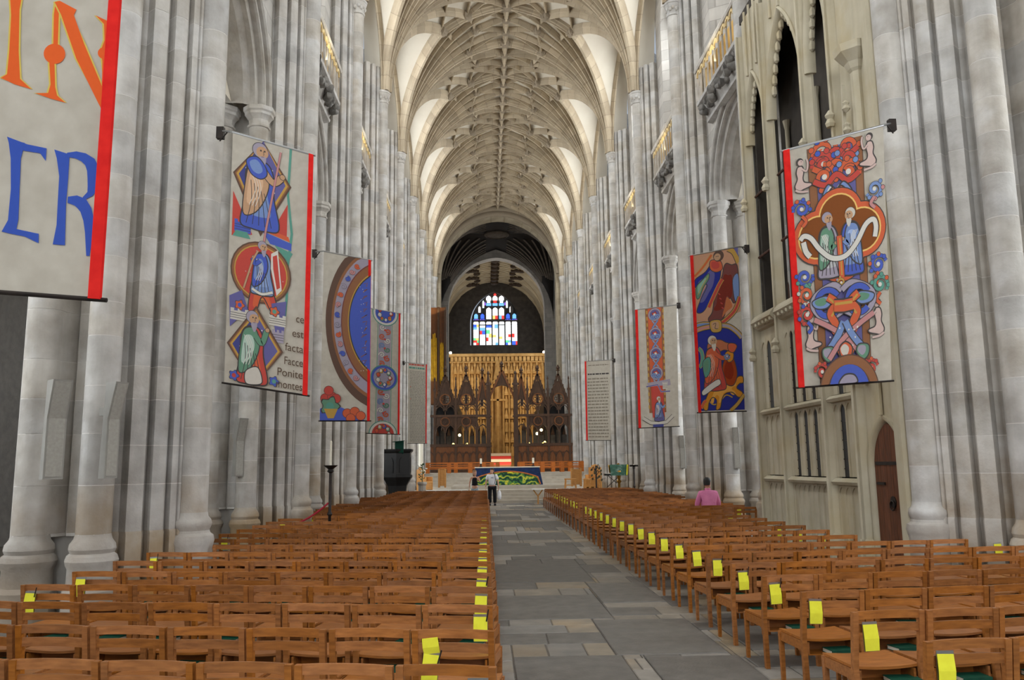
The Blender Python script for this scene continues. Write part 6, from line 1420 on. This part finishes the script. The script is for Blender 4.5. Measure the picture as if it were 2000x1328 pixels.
def art_beasts(P):          # BR2: blue-robed figure and a dark beast over a red-robed figure on a golden beast
    DBL = srgb(56,62,150)
    P.poly([(.06,.0),(.99,.0),(.99,.40),(.5,.44),(.06,.43)], srgb(206,158,128)); P.poly([(.06,.50),(.3,.47),(.7,.47),(.99,.55),(.99,.99),(.06,.99)], DBL)
    P.line([(.99,.10),(.90,.03),(.78,.0)], .09, GD, BK); P.poly([(.90,.0),(.99,.0),(.99,.06)], PU)
    P.line([(.07,.14),(.25,.09),(.44,.02)], .035, OR, GD, .8)
    P.blob([(.48,.06),(.62,.10),(.56,.21),(.40,.29),(.22,.37),(.08,.37),(.16,.30),(.32,.21),(.20,.20),(.07,.21),(.08,.16),(.30,.12)], DBL, BK, .016, PU)
    P.blob([(.09,.21),(.22,.17),(.36,.135),(.36,.17),(.24,.22),(.15,.28),(.09,.28)], GR, BK, .013, srgb(150,190,170)); P.line([(.12,.26),(.24,.20),(.35,.15)], .014, GD)
    P.blob([(.40,.06),(.50,.055),(.62,.07),(.65,.12),(.52,.135),(.40,.11)], OR, BK, .014, RD); P.disc(.58,.035,.11,BK); P.disc(.58,.035,.10,DBR); P.disc(.555,.04,.07,TN); P.disc(.535,.036,.01,BK); P.disc(.57,.036,.01,BK)
    P.blob([(.68,.11),(.74,.09),(.84,.105),(.95,.11),(.97,.20),(.94,.30),(.86,.345),(.78,.31),(.70,.36),(.64,.42),(.55,.44),(.36,.445),(.31,.42),(.40,.38),(.46,.29),(.55,.22),(.64,.16)], MR, BK, .018, srgb(134,58,48))
    for i in range(6): P.line([(.52+.02*i,.24+.03*i),(.56+.02*i,.25+.03*i)], .02, RD)
    P.line([(.33,.35),(.45,.28),(.56,.22),(.64,.185)], .055, RD, GD, .5); P.blob([(.85,.20),(.97,.17),(.97,.31),(.88,.33)], LB, BK, .012); P.blob([(.72,.30),(.82,.36),(.70,.39),(.60,.42),(.66,.36)], srgb(200,120,80), None)
    for pts, c in (((( .06,.455),(.2,.452),(.42,.462)),LB),(((.06,.485),(.2,.475),(.42,.47)),PK),(((.56,.462),(.72,.43),(.88,.385),(.99,.31)),RD),(((.56,.47),(.74,.485),(.90,.525),(.99,.56)),LI)):
        P.line(pts, .085, GD, BK); P.line(pts, .05, c)
    P.blob([(.34,.44),(.56,.44),(.56,.505),(.37,.505)], GD, BK, .014, TN); P.line([(.40,.46),(.46,.455),(.44,.485),(.50,.49)], .012, BK)
    P.line([(.07,.60),(.13,.62),(.15,.66),(.12,.70),(.07,.72)], .06, TE, GD)
    GO = srgb(224,150,54)
    P.line([(.20,.90),(.30,.95),(.44,.945),(.60,.90),(.74,.915)], .022, GD, BK)
    P.blob([(.12,.96),(.20,.90),(.28,.86),(.45,.82),(.56,.80),(.70,.77),(.82,.80),(.90,.79),(.98,.795),(.98,.83),(.90,.835),(.84,.86),(.95,.885),(.96,.91),(.86,.915),(.74,.885),(.60,.89),(.52,.92),(.47,.975),(.38,.985),(.40,.93),(.32,.91),(.24,.94),(.20,.985),(.13,.985)], GO, BK, .018, srgb(236,176,86))
    P.blob([(.54,.80),(.56,.72),(.64,.67),(.74,.66),(.82,.70),(.86,.78),(.78,.84),(.66,.84)], srgb(172,76,40), BK, .016, srgb(150,58,36)); P.blob([(.62,.65),(.72,.63),(.80,.65),(.78,.69),(.68,.70)], GO, BK); P.disc(.72,.66,.012,BK)
    P.blob([(.26,.585),(.40,.56),(.54,.56),(.66,.58),(.82,.595),(.86,.615),(.80,.645),(.62,.625),(.48,.64),(.30,.66)], srgb(196,120,86), BK, .014); P.blob([(.70,.59),(.82,.59),(.88,.61),(.80,.645),(.70,.63)], OR, BK)
    P.body(.38,.87,.34,RD,OR,OR,srgb(226,130,90),face=1,hair=CR,arm=((.2,.34),(.7,.42),(1.1,.40)))
    P.blob([(.10,.87),(.26,.83),(.46,.80),(.50,.83),(.36,.855),(.14,.895)], WH, BK, .013); P.blob([(.14,.70),(.22,.665),(.31,.67),(.29,.75),(.18,.785)], TE, BK, .013, GR); P.frond(.66,.665,.06,LB,TE)
    P.line([(.68,.995),(.84,.955),(.99,.90)], .06, GD, BK); P.line([(.07,.975),(.13,.94),(.18,.93)], .05, OR, GD)
def art_knots(P):           # BR3: orange strip of blue knots, a figure at its foot
    P.poly([(.24,.0),(.68,.0),(.70,.88),(.28,.88)], BR); P.poly([(.30,.0),(.62,.0),(.64,.86),(.34,.86)], OR)
    for u in (.265,.655): 
        for j in range(16): P.poly([(u,.02+.053*j),(u+.03,.02+.053*j),(u+.032,.05+.053*j),(u+.002,.05+.053*j)], GD)
    for i in range(4):
        v = .06+.165*i; P.ring(.465+.004*i,v,.135,.035,LI,BK); P.disc(.465+.004*i,v,.11,PU); P.leaf(.465,v,.06,RD,WH); P.spiral(.42,v+.02,.06,LB,1.2,.03,i); P.spiral(.52,v+.02,.06,LB,1.2,.03,i,-1)
        P.strip([(.40,v+.05),(.54,v+.115)], .035, LI, BK); P.strip([(.54,v+.05),(.40,v+.115)], .035, LB, BK)
    P.poly([(.24,.63),(.80,.61),(.82,.66),(.60,.67),(.26,.66)], LI); P.poly([(.34,.66),(.62,.66),(.66,.92),(.36,.92)], RD); P.strip([(.22,.66),(.5,.65),(.58,.71),(.80,.71)], .03, PU, WH); P.castle(.62,.69,.12,.06,CR)
    P.body(.52,.95,.20,PU,LB,LB,LI,hair=CR); P.strip([(.12,.92),(.3,.96),(.5,.97),(.7,.96),(.86,.91)], .07, CR, BK); P.poly([(.36,.975),(.62,.975),(.62,.997),(.36,.997)], DB_)
banner('cropped near left banner with huge orange IN and blue capitals', (-4.42,4.55,6.5),(-3.22,4.55,6.4),(-3.23,4.55,2.76),(-4.42,4.55,2.86), True, art_initial, (-4.80,4.75,6.55))
banner('tall left banner with armed figure in a red roundel between two lozenges', (-4.60,11.0,6.48),(-3.47,11.0,6.14),(-3.47,11.0,2.77),(-4.58,11.0,2.95), True, art_knight, (-4.82,11.15,6.56))
banner('left banner with a great curved brown band around a blue field', (-4.56,17.3,6.44),(-3.54,17.3,6.23),(-3.52,17.3,2.77),(-4.56,17.3,2.78), True, art_arc, (-4.82,17.6,6.5))
banner('narrow left banner with a column of roundels and scrolls', (-4.47,24,6.47),(-3.60,24,6.31),(-3.60,24,2.74),(-4.54,24,2.78), True, art_medallions, (-4.82,24.2,6.52))
banner('far left banner of close lines of writing beside the screen', (-4.60,37,6.48),(-3.74,37,6.38),(-3.75,37,2.82),(-4.57,37,2.83), True, art_text(srgb(150,146,138), 46, True), (-4.82,37.2,6.52))
banner('large right banner with two figures in an orange quatrefoil among scrolls', (3.08,10.75,6.10),(4.53,10.75,6.48),(4.35,10.75,2.87),(3.08,10.75,2.79), False, art_vine, (4.76,10.95,6.6))
banner('right banner with dark and golden beasts behind the chapel post', (3.41,17.3,6.30),(4.49,17.3,6.50),(4.44,17.3,2.89),(3.43,17.3,2.87), False, art_beasts, (4.74,17.5,6.54))
banner('right banner with a central strip of blue knots on orange', (3.45,24.2,6.41),(4.72,24.2,6.56),(4.63,24.2,2.89),(3.43,24.2,2.85), False, art_knots, (4.82,24.35,6.6))
banner('far right banner covered with lines of writing', (3.45,37,6.46),(4.63,37,6.52),(4.54,37,2.86),(3.43,37,2.87), False, art_text(srgb(150,142,128), 19, False), (4.84,37.2,6.55))
